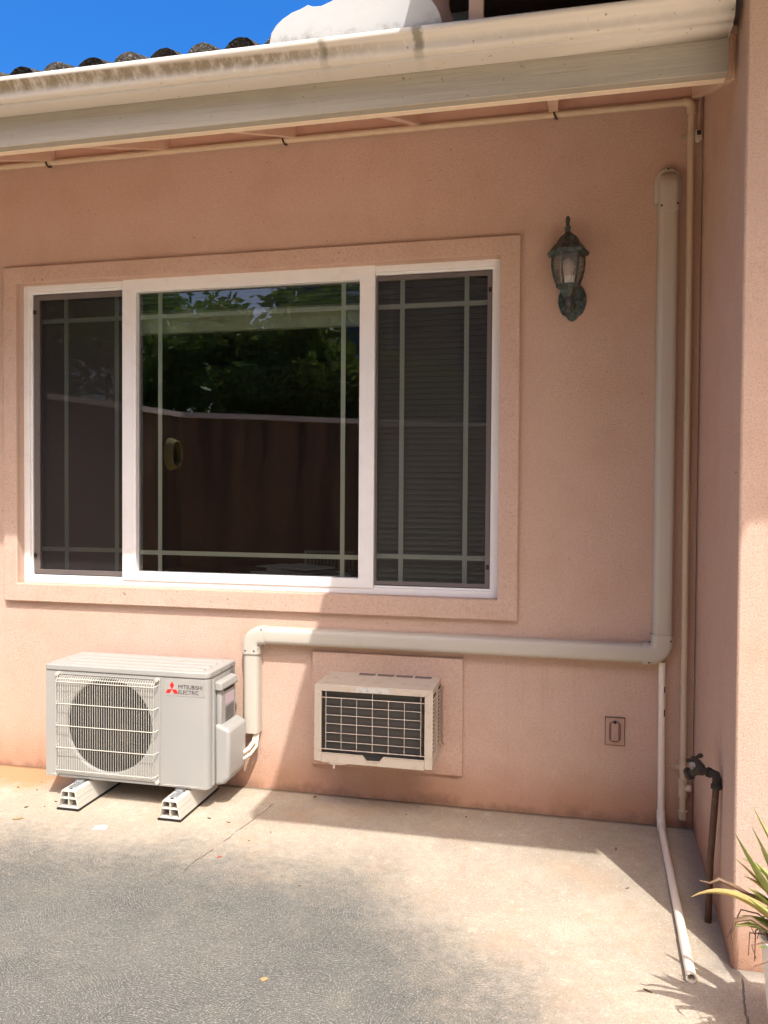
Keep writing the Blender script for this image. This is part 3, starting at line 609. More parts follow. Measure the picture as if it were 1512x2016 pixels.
b.lathe([(0.0, -0.055), (0.008, -0.052), (0.013, -0.043), (0.008, -0.033), (0.011, -0.022), (0.017, -0.012), (0.013, 0.0), (0.016, 0.02), (0.013, 0.03)], (LX + 0.006, LY, 2.205), 16)
b.build('arm', M['bronze'], lan, smooth=60)
H6 = [R(60 * k + 6) for k in range(6)]
def hexring(bm, prof, c):
    rings = [[bm.bm.verts.new((c[0] + r * math.cos(a), c[1] + r * math.sin(a), c[2] + h)) for a in H6] for r, h in prof]
    for k in range(len(prof) - 1):
        for j in range(6): bm.bm.faces.new((rings[k][j], rings[k][(j + 1) % 6], rings[k + 1][(j + 1) % 6], rings[k + 1][j]))
    bm.bm.faces.new(rings[0][::-1]); bm.bm.faces.new(rings[-1])
b = MB(); hexring(b, [(0.018, 2.218), (0.030, 2.236), (0.036, 2.252), (0.049, 2.258), (0.050, 2.266), (0.044, 2.268)], (LX, LY, 0)); b.build('lantern_base', M['bronze'], lan, bevel=0.0015)
hi = [(0.046, 2.268), (0.056, 2.295), (0.064, 2.325), (0.067, 2.352), (0.066, 2.392)]
b = MB()
for a in H6: b.tube([(LX + r * math.cos(a), LY + r * math.sin(a), z) for r, z in hi], 0.0042, 6)
b.build('cage', M['bronze'], lan)
b = MB()
rings = [[b.bm.verts.new((LX + (r - .004) * math.cos(a), LY + (r - .004) * math.sin(a), z)) for a in H6] for r, z in hi]
for k in range(len(hi) - 1):
    for j in range(6): b.bm.faces.new((rings[k][j], rings[k][(j + 1) % 6], rings[k + 1][(j + 1) % 6], rings[k + 1][j]))
b.build('glass_panel', M['lampglass'], lan, smooth=0)
b = MB(); b.lathe([(0.0, 0), (0.012, 0.0), (0.013, 0.03), (0.022, 0.05), (0.028, 0.075), (0.022, 0.10), (0.0, 0.112)], (LX, LY, 2.2685), 16); b.build('light_bulb', M['bulb'], lan, smooth=60)
b = MB(); hexring(b, [(0.068, 2.386), (0.084, 2.389), (0.086, 2.402), (0.080, 2.407), (0.074, 2.412), (0.060, 2.432), (0.050, 2.440), (0.044, 2.452), (0.034, 2.468), (0.020, 2.478), (0.012, 2.484)], (LX, LY, 0)); b.build('lantern_roof', M['bronze'], lan, bevel=0.0012)
b = MB(); b.lathe([(0.012, 2.484), (0.010, 2.490), (0.0125, 2.494), (0.009, 2.499), (0.015, 2.506), (0.008, 2.511), (0.007, 2.522), (0.0095, 2.532), (0.008, 2.545), (0.003, 2.553), (0.0, 2.554)], (LX - 0.004, LY, 0), 14); b.build('finial', M['bronze'], lan, smooth=60)

# ------------------------------------------------------------ line-set cover (flat PVC duct)
duct = thing('line_set_cover', (1.75, 0, 0.74), 'cream plastic refrigerant line cover running along and up the pink wall', 'pipe cover')
def dprof(u0, u1, d=0.062, r=0.022):
    """section across the duct: (u, y) with rounded outer corners"""
    pts = [(u0, -0.0008)] + [(u0 + r - r * math.cos(R(a)), -(d - r) - r * math.sin(R(a))) for a in (0, 22, 45, 68, 90)]
    pts += [(u1 - r + r * math.sin(R(a)), -(d - r) - r * math.cos(R(a))) for a in (0, 22, 45, 68, 90)] + [(u1, -0.0008)]
    return pts
def hduct(x0, x1, z0, z1, name, mat='duct', d=0.062, r=0.022):
    b = MB(); P = dprof(z0, z1, d, r); b.sweep(None, [[(x, y, u) for u, y in P] for x in (x0, x1)]); return b.build(name, M[mat], duct, smooth=50)
def vduct(x0, x1, z0, z1, name, mat='duct', d=0.062, r=0.022):
    b = MB(); P = dprof(x0, x1, d, r); b.sweep(None, [[(u, y, z) for u, y in P] for z in (z0, z1)]); return b.build(name, M[mat], duct, smooth=50)
hduct(0.952, 2.622, 0.695, 0.772, 'horizontal_duct')
vduct(0.846, 0.921, 0.276, 0.652, 'short_duct')
vduct(2.664, 2.741, 0.816, 2.590, 'tall_duct')
def elbow(cx, cz, a0, a1, ro, ri, name, stubs):
    b = MB(); P = dprof(0, 1, 0.066, 0.022)
    rings = []
    for k in range(9):
        a = R(a0 + (a1 - a0) * k / 8); ring = []
        for u, y in dprof(ri - 0.002, ro + 0.002, 0.0675, 0.024): ring.append((cx + u * math.cos(a), y, cz + u * math.sin(a)))
        rings.append(ring)
    first = [(p[0] + stubs[0][0], p[1], p[2] + stubs[0][1]) for p in rings[0]]; last = [(p[0] + stubs[1][0], p[1], p[2] + stubs[1][1]) for p in rings[-1]]
    b.sweep(None, [first] + rings + [last]); return b.build(name, M['duct'], duct, smooth=50)
e1 = elbow(0.930, 0.686, 90, 180, 0.0875, 0.006, 'elbow', ((0.023, 0), (0, -0.038)))
e2 = elbow(2.650, 0.786, -90, 0, 0.0935, 0.010, 'elbow', ((-0.029, 0), (0, 0.032)))
for e, pts in ((e1, ((0.862, 0.664), (0.905, 0.664), (0.926, 0.690), (0.940, 0.765))), (e2, ((2.650, 0.79), (2.733, 0.795), (2.648, 0.703)))):
    for x, z in pts:
        b = MB(); b.lathe([(0.0042, -0.0680), (0.003, -0.0694), (0.0, -0.0696)], (x, 0.0, z), 8, 'y'); b.build('screw', M['screw'], e)
# wall cap at the top of the tall duct
b = MB()
def caprings(grow, z0, z1):
    out = []
    for k in range(8):
        t_ = k / 7; z = z0 + (z1 - z0) * t_
        s_ = 1.0 if t_ < 0.55 else math.sqrt(max(0.0, 1 - ((t_ - 0.55) / 0.47) ** 2))
        x0, x1 = 2.661 - grow, 2.744 + grow; m = (x0 + x1) / 2; h = (x1 - x0) / 2 * (0.62 + 0.38 * s_)
        out.append([(u, y * (0.25 + 0.75 * s_), z) for u, y in dprof(m - h, m + h, 0.066, 0.024)])
    return out
b.sweep(None, caprings(0.0, 2.560, 2.732)); cp = b.build('end_cap', M['duct'], duct, smooth=50)
b = MB(); b.sweep(None, [[(u, y * 0.45, z) for u, y in dprof(2.648 + k_, 2.756 - k_, 0.066, 0.024)] for k_, z in ((0, 2.610), (0, 2.70), (0.010, 2.728), (0.025, 2.745), (0.045, 2.752))]); b.build('wall_flange', M['duct'], cp, smooth=50)
for x, z in ((2.672, 2.583), (2.735, 2.588)):
    b = MB(); b.lathe([(0.0045, -0.0668), (0.003, -0.068), (0.0, -0.0682)], (x, 0, z), 8, 'y'); b.build('screw', M['screw'], cp)
b = MB(); b.lathe([(0.0045, -0.036), (0.003, -0.038), (0.0, -0.0382)], (2.7, 0, 2.742), 8, 'y'); b.build('screw', M['screw'], cp)

# ------------------------------------------------------------ cream rain / water pipe
wp = thing('water_pipe', (2.787, -0.03, 0.066), 'thin cream painted pipe under the eave turning down the inside corner', 'pipe')
PY, PR = -0.036, 0.0135
b = MB(); b.tube([(-4.0, PY, 3.018), (2.752, PY, 3.006)], PR, 14, False); b.build('horizontal_pipe', M['pipe'], wp)
b = MB(); b.tube([(2.752, PY, 3.006)] + [(2.762 + 0.024 * math.sin(R(a)), PY, 2.982 + 0.024 * math.cos(R(a))) for a in (0, 30, 60, 90)] + [(2.786, PY, 2.955)], 0.0175, 14)
b.build('elbow', M['pipe'], wp, smooth=60)
b = MB(); b.tube([(2.786, PY, 2.956), (2.787, PY, 1.5), (2.793, PY, 0.06)], PR, 14); b.build('vertical_pipe', M['pipe'], wp)
b = MB(); b.lathe([(0.0188, 0.146), (0.0188, 0.152), (0.0172, 0.154), (0.0172, 0.210), (0.0188, 0.212), (0.0188, 0.219)], (2.792, PY, 0), 16); b.tube([(2.792, PY, 0.182), (2.822, PY - 0.006, 0.182)], 0.0155, 12); b.build('tee', M['pipe'], wp)
b = MB(); b.lathe([(0.0165, 0.050), (0.0178, 0.053), (0.0178, 0.080), (0.0188, 0.082), (0.0188, 0.086), (0.0150, 0.0865)], (2.7935, PY, 0), 16); b.build('pipe_cap', M['pipe'], wp)
for x in (-0.187, 1.034, 2.242, -1.4):
    b = MB(); b.tube([(x - 0.006, PY - 0.0138, 3.012), (x - 0.002, PY - 0.016, 2.998), (x + 0.004, PY - 0.010, 2.988), (x + 0.008, PY + 0.005, 2.990)], 0.0045, 6); b.box(x - 0.007, x + 0.007, -0.03, -0.021, 2.995, 3.034); b.build('pipe_hanger', M['screw'], wp)
def strap(z, x):
    b = MB(); b.lathe([(0.0148, z - 0.009), (0.0156, z - 0.008), (0.0156, z + 0.008), (0.0148, z + 0.009)], (x, PY, 0), 18)
    b.box(x - 0.034, x - 0.004, -0.0232, -0.0205, z - 0.0085, z + 0.0085)
    b.lathe([(0.0085, -0.0232), (0.0085, -0.0205)], (x - 0.034, 0, z), 14, 'y'); b.lathe([(0.004, -0.0250), (0.0, -0.0252)], (x - 0.034, 0, z), 8, 'y')
    return b.build('pipe_strap', M['pipe'], wp, bevel=0.0008)
strap(0.262, 2.7915); strap(2.868, 2.786)

# telephone-like clamp beside the upper strap, and its thin cable
t = thing('cable_clamp', (2.818, -0.04, 2.86), 'small worn white cable clamp screwed in the top inside corner', 'clamp')
b = MB(); b.box(2.802, 2.826, -0.050, -0.030, 2.846, 2.888); b.build('clamp_body', M['insul'], t, bevel=0.004)
b = MB(); b.box(2.805, 2.822, -0.054, -0.0505, 2.862, 2.882); b.build('clamp_jaw', M['black'], t, bevel=0.003)
b = MB(); b.box(2.800, 2.818, -0.056, -0.0505, 2.832, 2.856); b.build('clamp_tab', M['pvcwhite'], t, bevel=0.003)
b = MB(); b.tube([(2.817, -0.030, 2.888), (2.820, -0.024, 2.95), (2.822, -0.022, 3.035)], 0.004, 6); tag(b.build('cable', M['eavepink'], origin=(2.82, -0.025, 2.89)), 'thin pink painted cable above the corner clamp', 'cable')

# ------------------------------------------------------------ white PVC condensate drain
dp = thing('drain_pipe', (2.707, -0.03, 0.0), 'white PVC condensate pipe down the wall and out across the concrete', 'pipe')
b = MB(); b.tube([(2.7045, -0.030, 0.70), (2.708, -0.032, 0.055)], 0.0142, 16); vp = b.build('vertical_pipe', M['pvcpink'], dp)
for z0, z1 in ((0.575, 0.600), (0.475, 0.505)):
    b = MB(); b.lathe([(0.01435, z0), (0.01435, z1)], (2.706, -0.0308, 0), 4, 'z', R(-65), R(-38)); b.build('printed_mark', M['ink'], vp, smooth=0)
b = MB(); b.tube([(2.708, -0.031, 0.078), (2.708, -0.033, 0.045), (2.708, -0.043, 0.028), (2.706, -0.062, 0.021), (2.705, -0.078, 0.0195)], 0.0175, 16); b.build('elbow', M['pvcpink'], dp, smooth=60)
d0, d1, d2 = Vector((2.7055, -0.07, 0.0190)), Vector((2.664, -0.886, 0.0158)), Vector((2.653, -1.100, 0.0158))
b = MB(); b.tube([d0, d1], 0.0142, 16); b.build('ground_pipe', M['pvcpink'], dp)
b = MB()
ax = (d2 - d1).normalized(); side = ax.cross(Vector((0, 0, 1))).normalized(); upv = side.cross(ax)
rings = []
for r, p in ((0.0148, d1), (0.0152, d1 + ax * 0.002), (0.0152, d2), (0.0112, d2), (0.0112, d2 - ax * 0.10)):
    rings.append([p + (side * math.cos(2 * math.pi * j / 20) + upv * math.sin(2 * math.pi * j / 20)) * r for j in range(20)])
b.sweep(None, rings); b.build('pipe_end', M['pvcpink'], dp)

# ------------------------------------------------------------ outlet
ot = thing('wall_outlet', (2.52, 0, 0.39), 'small mauve covered outlet box on the wall left of the drain pipe', 'outlet')
b = MB(); b.box(2.4795, 2.5618, -0.004, -0.0005, 0.3285, 0.4492); b.build('gasket_shade', M['gasket_shade'], ot, smooth=0)  # dark box stands in for the shadow gap round the cover plate
b = MB(); b.box(2.4815, 2.5595, -0.010, -0.0042, 0.331, 0.447); b.build('cover_plate', M['plate'], ot, bevel=0.002)
b = MB(); b.prism(arc((2.5135, 0.362), 0.017, 180, 270, 5) + arc((2.5275, 0.362), 0.017, 270, 360, 5) + arc((2.5275, 0.416), 0.017, 0, 90, 5) + arc((2.5135, 0.416), 0.017, 90, 180, 5), -0.016, -0.0102, 'y'); b.build('flip_cover', paint('dark_mauve_cover', (0.17, 0.105, 0.09), 0.6), ot, bevel=0.0015)
b = MB(); b.box(2.505, 2.534, -0.0195, -0.0162, 0.352, 0.428); b.build('inner_lid', M['plate'], ot, bevel=0.0015)
b = MB(); b.lathe([(0.006, -0.0205), (0.0, -0.021)], (2.5195, 0, 0.430), 8, 'y'); b.box(2.5145, 2.5245, -0.018, -0.0161, 0.4285, 0.437); b.build('hinge', M['ink'], ot)

# ------------------------------------------------------------ through-wall air conditioner
b = MB(); b.box(1.1725, 1.8705, -0.020, -0.0005, 0.1425, 0.667)
tag(b.build('mounting_panel', M['trimstucco'], bevel=0.003, origin=(1.52, -0.01, 0.14)), 'flat pink painted board round the old wall air conditioner', 'panel')
wa = thing('wall_air_conditioner', (1.518, -0.02, 0.2465), 'old ivory box air conditioner with wire grid sticking out of the wall', 'air conditioner')
X0, X1, Z0, Z1, YF = 1.2623, 1.7745, 0.2465, 0.5815, -0.2685
b = MB(); 
b.box(X0 + .002, X1 - .002, YF + .012, -0.0205, Z1 - 0.006, Z1 - 0.001); b.box(X0 + .002, X1 - .002, YF + .012, -0.0205, Z0 + 0.004, Z0 + 0.009)
b.box(X0 + .003, X0 + .008, YF + .012, -0.0205, Z0 + 0.0095, Z1 - 0.0065); b.box(X1 - .008, X1 - .003, YF + .012, -0.0205, Z0 + 0.0095, Z1 - 0.0065)
cas = b.build('casing', M['wac'], wa, bevel=0.0015)
b = MB()
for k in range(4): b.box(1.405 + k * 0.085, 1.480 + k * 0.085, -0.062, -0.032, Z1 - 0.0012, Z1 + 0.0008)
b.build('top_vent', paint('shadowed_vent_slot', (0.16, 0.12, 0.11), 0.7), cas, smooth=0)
for (ya, yb) in ((-0.245, -0.165), (-0.095, -0.030)):
    b = MB(); n = 15
    b.box(X1 - 0.0032, X1 - 0.0022, ya, yb, Z0 + 0.055, Z1 - 0.028)
    b.build('side_vent', M['gasket_shade'], cas, smooth=0)
    b = MB()
    for k in range(n):
        z = Z0 + 0.060 + k * (Z1 - Z0 - 0.09) / n; b.box(X1 - 0.0021, X1 + 0.0025, ya, yb, z, z + 0.0055)
    b.build('louvres', M['wac'], cas, smooth=0)
# mitred bezel with a notch in its lower rail
xi0, xi1, zi0, zi1 = 1.2935, 1.7400, 0.2825, 0.5530
b = MB()
def quadprism(p): b.prism(p, YF, YF + 0.0118, 'y')
quadprism([(X0, Z0 + 0.004), (xi0 - .0003, Z0 + .004), (xi0 - .0003, zi1 - .0003), (X0, Z1)])
quadprism([(xi1 + .0003, Z0 + .004), (X1, Z0 + .004), (X1, Z1), (xi1 + .0003, zi1 - .0003)])
quadprism([(X0 + .0006, Z1), (xi0, zi1), (xi1, zi1), (X1 - .0006, Z1)])
quadprism([(xi0 + .0003, Z0), (xi1 - .0003, Z0 - .001), (xi1 - .0003, zi0 + .003), (1.5658, zi0 + .004), (1.5485, zi0 - .017), (1.4932, zi0 - .018), (1.4755, zi0 + .003), (xi0 + .0003, zi0 + .004)])
b.build('bezel', M['wac'], wa, bevel=0.0012)
b = MB(); b.tube([(xi0 + 0.002, YF - 0.0015, zi0 + 0.006), (1.4745, YF - 0.0015, zi0 + 0.005), (1.4925, YF - 0.0015, zi0 - 0.0165), (1.549, YF - 0.0015, zi0 - 0.0155), (1.567, YF - 0.0015, zi0 + 0.005), (xi1, YF - 0.0015, zi0 + 0.004)], 0.0018, 6); b.build('bezel_lip', M['wac'], wa)
b = MB(); b.box(xi0 - 0.004, xi1 + 0.004, -0.235, -0.20, Z0 + 0.0095, zi1 + 0.005); b.build('condenser_coil', M['fins'], wa, smooth=0)
b = MB()
xs = [1.3119, 1.3797, 1.4476, 1.5162, 1.5853, 1.6538, 1.7237]; zs = [0.5234, 0.4863, 0.4492, 0.412, 0.3726, 0.3354, 0.3014]
for i, x in enumerate(xs): b.tube([(x, -0.262, 0.299), (x, -0.262, 0.5235 if i % 3 else 0.556)], 0.0013, 6)
for i, z in enumerate(zs):
    full = i in (0, 6)
    b.tube([(1.291 if full else 1.3119, -0.2590, z), (1.742 if full else 1.7237, -0.2590, z)], 0.0013 if not full else 0.0018, 6)
b.build('wire_grid', M['wire'], wa)
b = MB(); b.box(1.448, 1.590, YF - 0.0012, YF - 0.0001, 0.5565, 0.5765); b.build('faded_label', M['fadedblue'], wa, smooth=0)
b = MB(); b.box(1.345, 1.354, YF + 0.002, YF + 0.008, 0.222, 0.2485); b.prism([(1.327, 0.2475), (1.330, 0.241), (1.345, 0.238), (1.40, 0.2425), (1.42, 0.2475)], YF + 0.0015, YF + 0.009, 'y'); b.build('hanging_clip', M['wac'], wa)
b = MB()
for k in range(24):
    b.tube([(1.784 + random.uniform(-.006, .006), -0.022, 0.545 - k * 0.0115), (1.787 + random.uniform(-.006, .008), -0.024, 0.535 - k * 0.0115)], random.uniform(0.005, 0.009), 6)
b.build('sealant_bead', M['trimstucco'], wa)

# ------------------------------------------------------------ outdoor heat-pump unit
ou = thing('outdoor_unit', (0.4, -0.19, 0.088), 'ivory outdoor heat pump with fan grille standing on two plastic feet', 'heat pump')
UX0, UX1, UY0, UY1, UZ0, UZ1 = 0.0, 0.80, -0.3246, -0.042, 0.100, 0.6126
def plan(x0, x1, y0, y1, rl, rr, rb=0.004):
    p = []
    p += [(x0 + rl - rl * math.cos(R(a)), y0 + rl - rl * math.sin(R(a))) for a in (0, 30, 60, 90)]
    p += [(x1 - rr + rr * math.sin(R(a)), y0 + rr - rr * math.cos(R(a))) for a in (0, 22, 45, 68, 90)]
    p += [(x1, y1), (x0, y1)]
    return p
# cabinet: right block, thin shell round the fan chamber
b = MB()
b.prism(plan(0.574, UX1, UY0, UY1, 0.0008, 0.026), UZ0, 0.583, 'z')
b.box(UX0, UX0 + 0.012, UY0 + 0.0005, UY1, UZ0, 0.583); b.box(UX0 + .0125, 0.5735, UY1 - 0.012, UY1, UZ0, 0.583)
b.box(UX0 + .0125, 0.5735, UY0 + 0.014, UY1 - 0.0125, UZ0, UZ0 + 0.012); b.box(UX0 + .0125, 0.5735, UY0 + 0.014, UY1 - 0.0125, 0.571, 0.583)
cab = b.build('cabinet', M['unit'], ou, bevel=0.003)
# front panel with round opening
FC, FR = (0.318, 0.345), 0.208
b = MB(); n = 64; outer, innr, back = [], [], []
x0, x1, z0, z1 = UX0 + 0.0006, 0.5735, UZ0, 0.583
for k in range(n):
    a = 2 * math.pi * k / n + math.pi / 4; dx, dz = math.cos(a), math.sin(a)
    tx = ((x1 if dx > 0 else x0) - FC[0]) / dx if abs(dx) > 1e-6 else 1e9; tz = ((z1 if dz > 0 else z0) - FC[1]) / dz if abs(dz) > 1e-6 else 1e9
    t_ = min(tx, tz); outer.append([FC[0] + dx * t_, FC[1] + dz * t_]); innr.append((dx, dz))
for cx, cz in ((x0, z0), (x1, z0), (x0, z1), (x1, z1)):
    j = min(range(n), key=lambda q: (outer[q][0] - cx) ** 2 + (outer[q][1] - cz) ** 2); outer[j] = [cx, cz]
O = [b.bm.verts.new((p[0], UY0, p[1])) for p in outer]
lv = [(FR + 0.012, UY0), (FR + 0.006, UY0 + 0.0015), (FR + 0.002, UY0 + 0.006), (FR, UY0 + 0.014)]
prev = O
OB = [b.bm.verts.new((p[0], UY0 + 0.0135, p[1])) for p in outer]
for j in range(n): b.bm.faces.new((O[(j + 1) % n], O[j], OB[j], OB[(j + 1) % n]))
for r, y in lv:
    cur = [b.bm.verts.new((FC[0] + d[0] * r, y, FC[1] + d[1] * r)) for d in innr]
    for j in range(n): b.bm.faces.new((prev[j], prev[(j + 1) % n], cur[(j + 1) % n], cur[j]))
    prev = cur
b.build('front_panel', M['unit'], ou, recalc=True, smooth=30)
b = MB(); b.lathe([(FR + 0.001, UY0 + 0.0145), (FR - 0.001, UY0 + 0.05), (FR - 0.001, UY0 + 0.095), (FR + 0.004, UY0 + 0.095), (FR + 0.005, UY0 + 0.0145), (FR + 0.001, UY0 + 0.0145)], (FC[0], 0, FC[1]), 64, 'y'); b.build('fan_shroud', M['shroud'], ou, smooth=40)
b = MB(); b.face([(UX0 + .013, UY0 + 0.11, UZ0 + .013), (0.573, UY0 + 0.11, UZ0 + .013), (0.573, UY0 + 0.11, 0.570), (UX0 + .013, UY0 + 0.11, 0.570)]); b.build('fan_chamber', M['inside'], ou, smooth=0)
b = MB()
fy = UY0 + 0.070
b.lathe([(0.0, -0.03), (0.03, -0.028), (0.046, -0.015), (0.05, 0.02)], (FC[0], fy, FC[1]), 24, 'y')
for k in range(3):
    a0 = R(120 * k + 20); 
    grid = []
    for i in range(7):
        r = 0.045 + (0.19 - 0.045) * i / 6; wd = 0.40 + 0.32 * i / 6; row = []
        for j in range(7):
            a = a0 + (j / 6 - 0.5) * 2 * wd + 0.25 * i / 6; row.append(b.bm.verts.new((FC[0] + r * math.cos(a), fy + (j / 6 - 0.5) * 0.055, FC[1] + r * math.sin(a))))
        grid.append(row)
    for i in range(6):
        for j in range(6): b.bm.faces.new((grid[i][j], grid[i + 1][j], grid[i + 1][j + 1], grid[i][j + 1]))
b.build('fan', M['fan'], ou, smooth=60)
# lid with pressed ribs
b = MB(); b.prism(plan(-0.003, 0.803, UY0 - 0.004, UY1 + 0.002, 0.012, 0.030), 0.5845, UZ1, 'z'); lid = b.build('lid', M['unit'], ou, bevel=0.006, seg=3)
for k in range(4):
    b = MB(); y = -0.275 + k * 0.062; b.prism([(y - 0.014, UZ1 - 0.0005), (y - 0.007, UZ1 + 0.0035), (y + 0.007, UZ1 + 0.0035), (y + 0.014, UZ1 - 0.0005)], 0.05, 0.76, 'x'); b.build('lid_rib', M['unit'], lid, bevel=0.002)
b = MB(); b.prism(arc((0.05, -0.255), 0.012, 90, 270, 6) + arc((0.135, -0.255), 0.012, -90, 90, 6), UZ1 - 0.0005, UZ1 + 0.0012, 'z'); b.build('lid_mark', M['sticker'], lid, smooth=0)
# fan grille
b = MB(); nW = 42; gx0, gx1 = 0.070, 0.552; yf = UY0 - 0.026
for k in range(nW + 1):
    x = gx0 + (gx1 - gx0) * k / nW
    b.tube([(x, UY0 - 0.001, 0.5660), (x, UY0 - 0.012, 0.5625), (x, UY0 - 0.021, 0.554), (x, yf, 0.541), (x, yf, 0.142), (x, UY0 - 0.021, 0.130), (x, UY0 - 0.012, 0.1235), (x, UY0 - 0.001, 0.1205)], 0.0011, 5)
gw = b.build('vertical_wires', M['grille'], ou)
for z in (0.541, 0.4425, 0.343, 0.244, 0.142):
    b = MB(); b.tube([(gx0 - 0.008, UY0 + 0.001, z + 0.004), (gx0 - 0.006, UY0 - 0.016, z + 0.002), (gx0 + 0.004, yf - 0.003, z), (gx1 - 0.004, yf - 0.003, z), (gx1 + 0.006, UY0 - 0.016, z + 0.002), (gx1 + 0.009, UY0 + 0.001, z + 0.004)], 0.0022, 6)
    b.build('horizontal_wire', M['grille'], ou)
for z in (0.554, 0.130):
    b = MB(); b.tube([(gx0, UY0 - 0.021, z), (gx1, UY0 - 0.021, z)], 0.0022, 6); b.build('horizontal_wire', M['grille'], ou)
b = MB()
b.ring((0.052, 0.570, 0.1135, 0.5735), (0.056, 0.566, 0.1175, 0.5695), UY0 - 0.0035, UY0 - 0.0002)
b.build('grille_surround', M['unit'], ou, bevel=0.0015)
for x, z in ((0.066, 0.5705), (0.558, 0.5705), (0.062, 0.1165), (0.561, 0.1165)):
    b = MB(); b.lathe([(0.009, -0.014), (0.009, 0.0), ], (x, UY0 - 0.0002, z), 10, 'y'); b.lathe([(0.004, -0.016), (0.0, -0.0165)], (x, UY0, z), 8, 'y'); b.build('grille_clip', M['grille'], ou)
for xa, xb in ((0.025, 0.045), (0.59, 0.755), (0.765, 0.775)):
    b = MB(); b.box(xa, xb, UY0 - 0.002, UY0 - 0.0002, 0.1075, 0.1100); b.build('panel_crease', M['pvcwhite'], ou, smooth=0)
# badge: three red rhombi and lettering
b = MB(); b.box(0.594, 0.782, UY0 - 0.0010, UY0 - 0.0001, 0.505, 0.574); badge = b.build('badge', M['sticker'], ou, smooth=0)
b = MB()
for k in range(3):
    a = R(90 + 120 * k); u = Vector((math.cos(a), math.sin(a))); v = Vector((-u.y, u.x)); c0 = Vector((0.6275, 0.5325))
    q = [c0 + u * 0.0006, c0 + u * 0.0178 + v * 0.0100, c0 + u * 0.0350, c0 + u * 0.0178 - v * 0.0100]
    b.prism([(p.x, p.y) for p in q], UY0 - 0.0022, UY0 - 0.0011, 'y')
b.build('emblem', M['red'], badge, smooth=0)
def text(s, x, z, width, height, y, mat, parent, name='lettering'):
    cu = bpy.data.curves.new('t', 'FONT'); cu.body = s; cu.size = 1.0; cu.extrude = 0.0; cu.offset = 0.0
    o = bpy.data.objects.new('t', cu); C.objects.link(o); bpy.context.view_layer.update()
    me = bpy.data.meshes.new_from_object(o.evaluated_get(bpy.context.evaluated_depsgraph_get()))
    bpy.data.objects.remove(o)
    xs = [v.co.x for v in me.vertices]; ys = [v.co.y for v in me.vertices]
    sx = width / (max(xs) - min(xs)); sy = height / (max(ys) - min(ys)); base = root_of(parent).location
    for v in me.vertices: v.co = Vector((x + (v.co.x - min(xs)) * sx, y, z + (v.co.y - min(ys)) * sy)) - base
    me.name = name; me.materials.clear(); me.materials.append(mat)
    t = bpy.data.objects.new(name, me); C.objects.link(t); t.parent = parent; return t
text('MITSUBISHI', 0.6585, 0.5375, 0.1130, 0.0172, UY0 - 0.0020, M['ink'], badge)
text('ELECTRIC', 0.6590, 0.5140, 0.0960, 0.0172, UY0 - 0.0020, M['ink'], badge)
# right-hand service cover, grip, label, louvres, valve hood
b = MB(); b.box(0.8003, 0.808, -0.285, -0.281, 0.110, 0.576); b.box(0.8003, 0.803, -0.265, -0.262, 0.110, 0.576); b.build('side_seam', M['unit'], ou, smooth=0)
b = MB(); b.box(0.8005, 0.826, -0.250, -0.090, 0.335, 0.520); sv = b.build('service_cover', M['unit'], ou, bevel=0.008, seg=3)
b = MB(); b.prism([(0.8005, 0.5205), (0.832, 0.5205), (0.836, 0.530), (0.831, 0.553), (0.8005, 0.562)], -0.262, -0.085, 'y'); b.build('grip', M['unit'], sv, bevel=0.004)
b = MB(); b.box(0.8262, 0.8272, -0.225, -0.115, 0.508, 0.518); b.build('grip_hollow', M['gasket_shade'], sv, smooth=0)
b = MB(); b.box(0.8262, 0.8272, -0.205, -0.115, 0.446, 0.492); b.build('label', M['pinklabel'], sv, smooth=0)
b = MB()
for k in range(9): b.box(0.8262, 0.8272, -0.205, -0.115, 0.370 + k * 0.0078, 0.3724 + k * 0.0078)
b.build('louvre_slots', M['gasket_shade'], sv, smooth=0)
b = MB(); b.box(0.8003, 0.8012, -0.098, -0.058, 0.553, 0.575); b.build('rating_label', M['greylabel'], ou, smooth=0)
prof = [(-0.272, 0.358), (-0.262, 0.372), (-0.08, 0.372), (-0.07, 0.362), (-0.07, 0.112), (-0.10, 0.098), (-0.21, 0.098), (-0.262, 0.112), (-0.272, 0.135)]
b = MB(); b.prism([(0.8005, 0.098), (0.846, 0.108), (0.872, 0.135), (0.874, 0.34), (0.866, 0.355), (0.8005, 0.375)], -0.270, -0.075, 'y'); b.build('valve_hood', M['unit'], ou, bevel=0.016, seg=4)
for x in (0.185, 0.674):
    b = MB(); b.box(x - 0.022, x + 0.022, -0.345, -0.05, 0.0895, 0.0995); b.build('mounting_rail', M['bolt'], ou, smooth=0)
for x, y, z in ((0.8035, -0.20, 0.598), (0.8035, -0.09, 0.598), (0.8005, -0.27, 0.52), (0.8005, -0.27, 0.30)):
    b = MB(); b.lathe([(0.0045, -0.0005), (0.0045, 0.0015), (0.0, 0.0018)], (x, y, z), 10, 'x'); b.build('screw', M['bolt'], ou)
# wrapped lines from the hood up into the duct
b = MB(); b.tube([(0.868, -0.11, 0.200), (0.884, -0.075, 0.210), (0.897, -0.045, 0.235), (0.900, -0.035, 0.272), (0.900, -0.035, 0.30)], 0.0105, 10); b.build('wrapped_line', M['insul'], ou, smooth=60)
b = MB(); b.tube([(0.868, -0.11, 0.172), (0.892, -0.075, 0.184), (0.911, -0.045, 0.215), (0.912, -0.032, 0.272), (0.912, -0.032, 0.30)], 0.0075, 10); b.build('wrapped_line', M['insul'], ou, smooth=60)

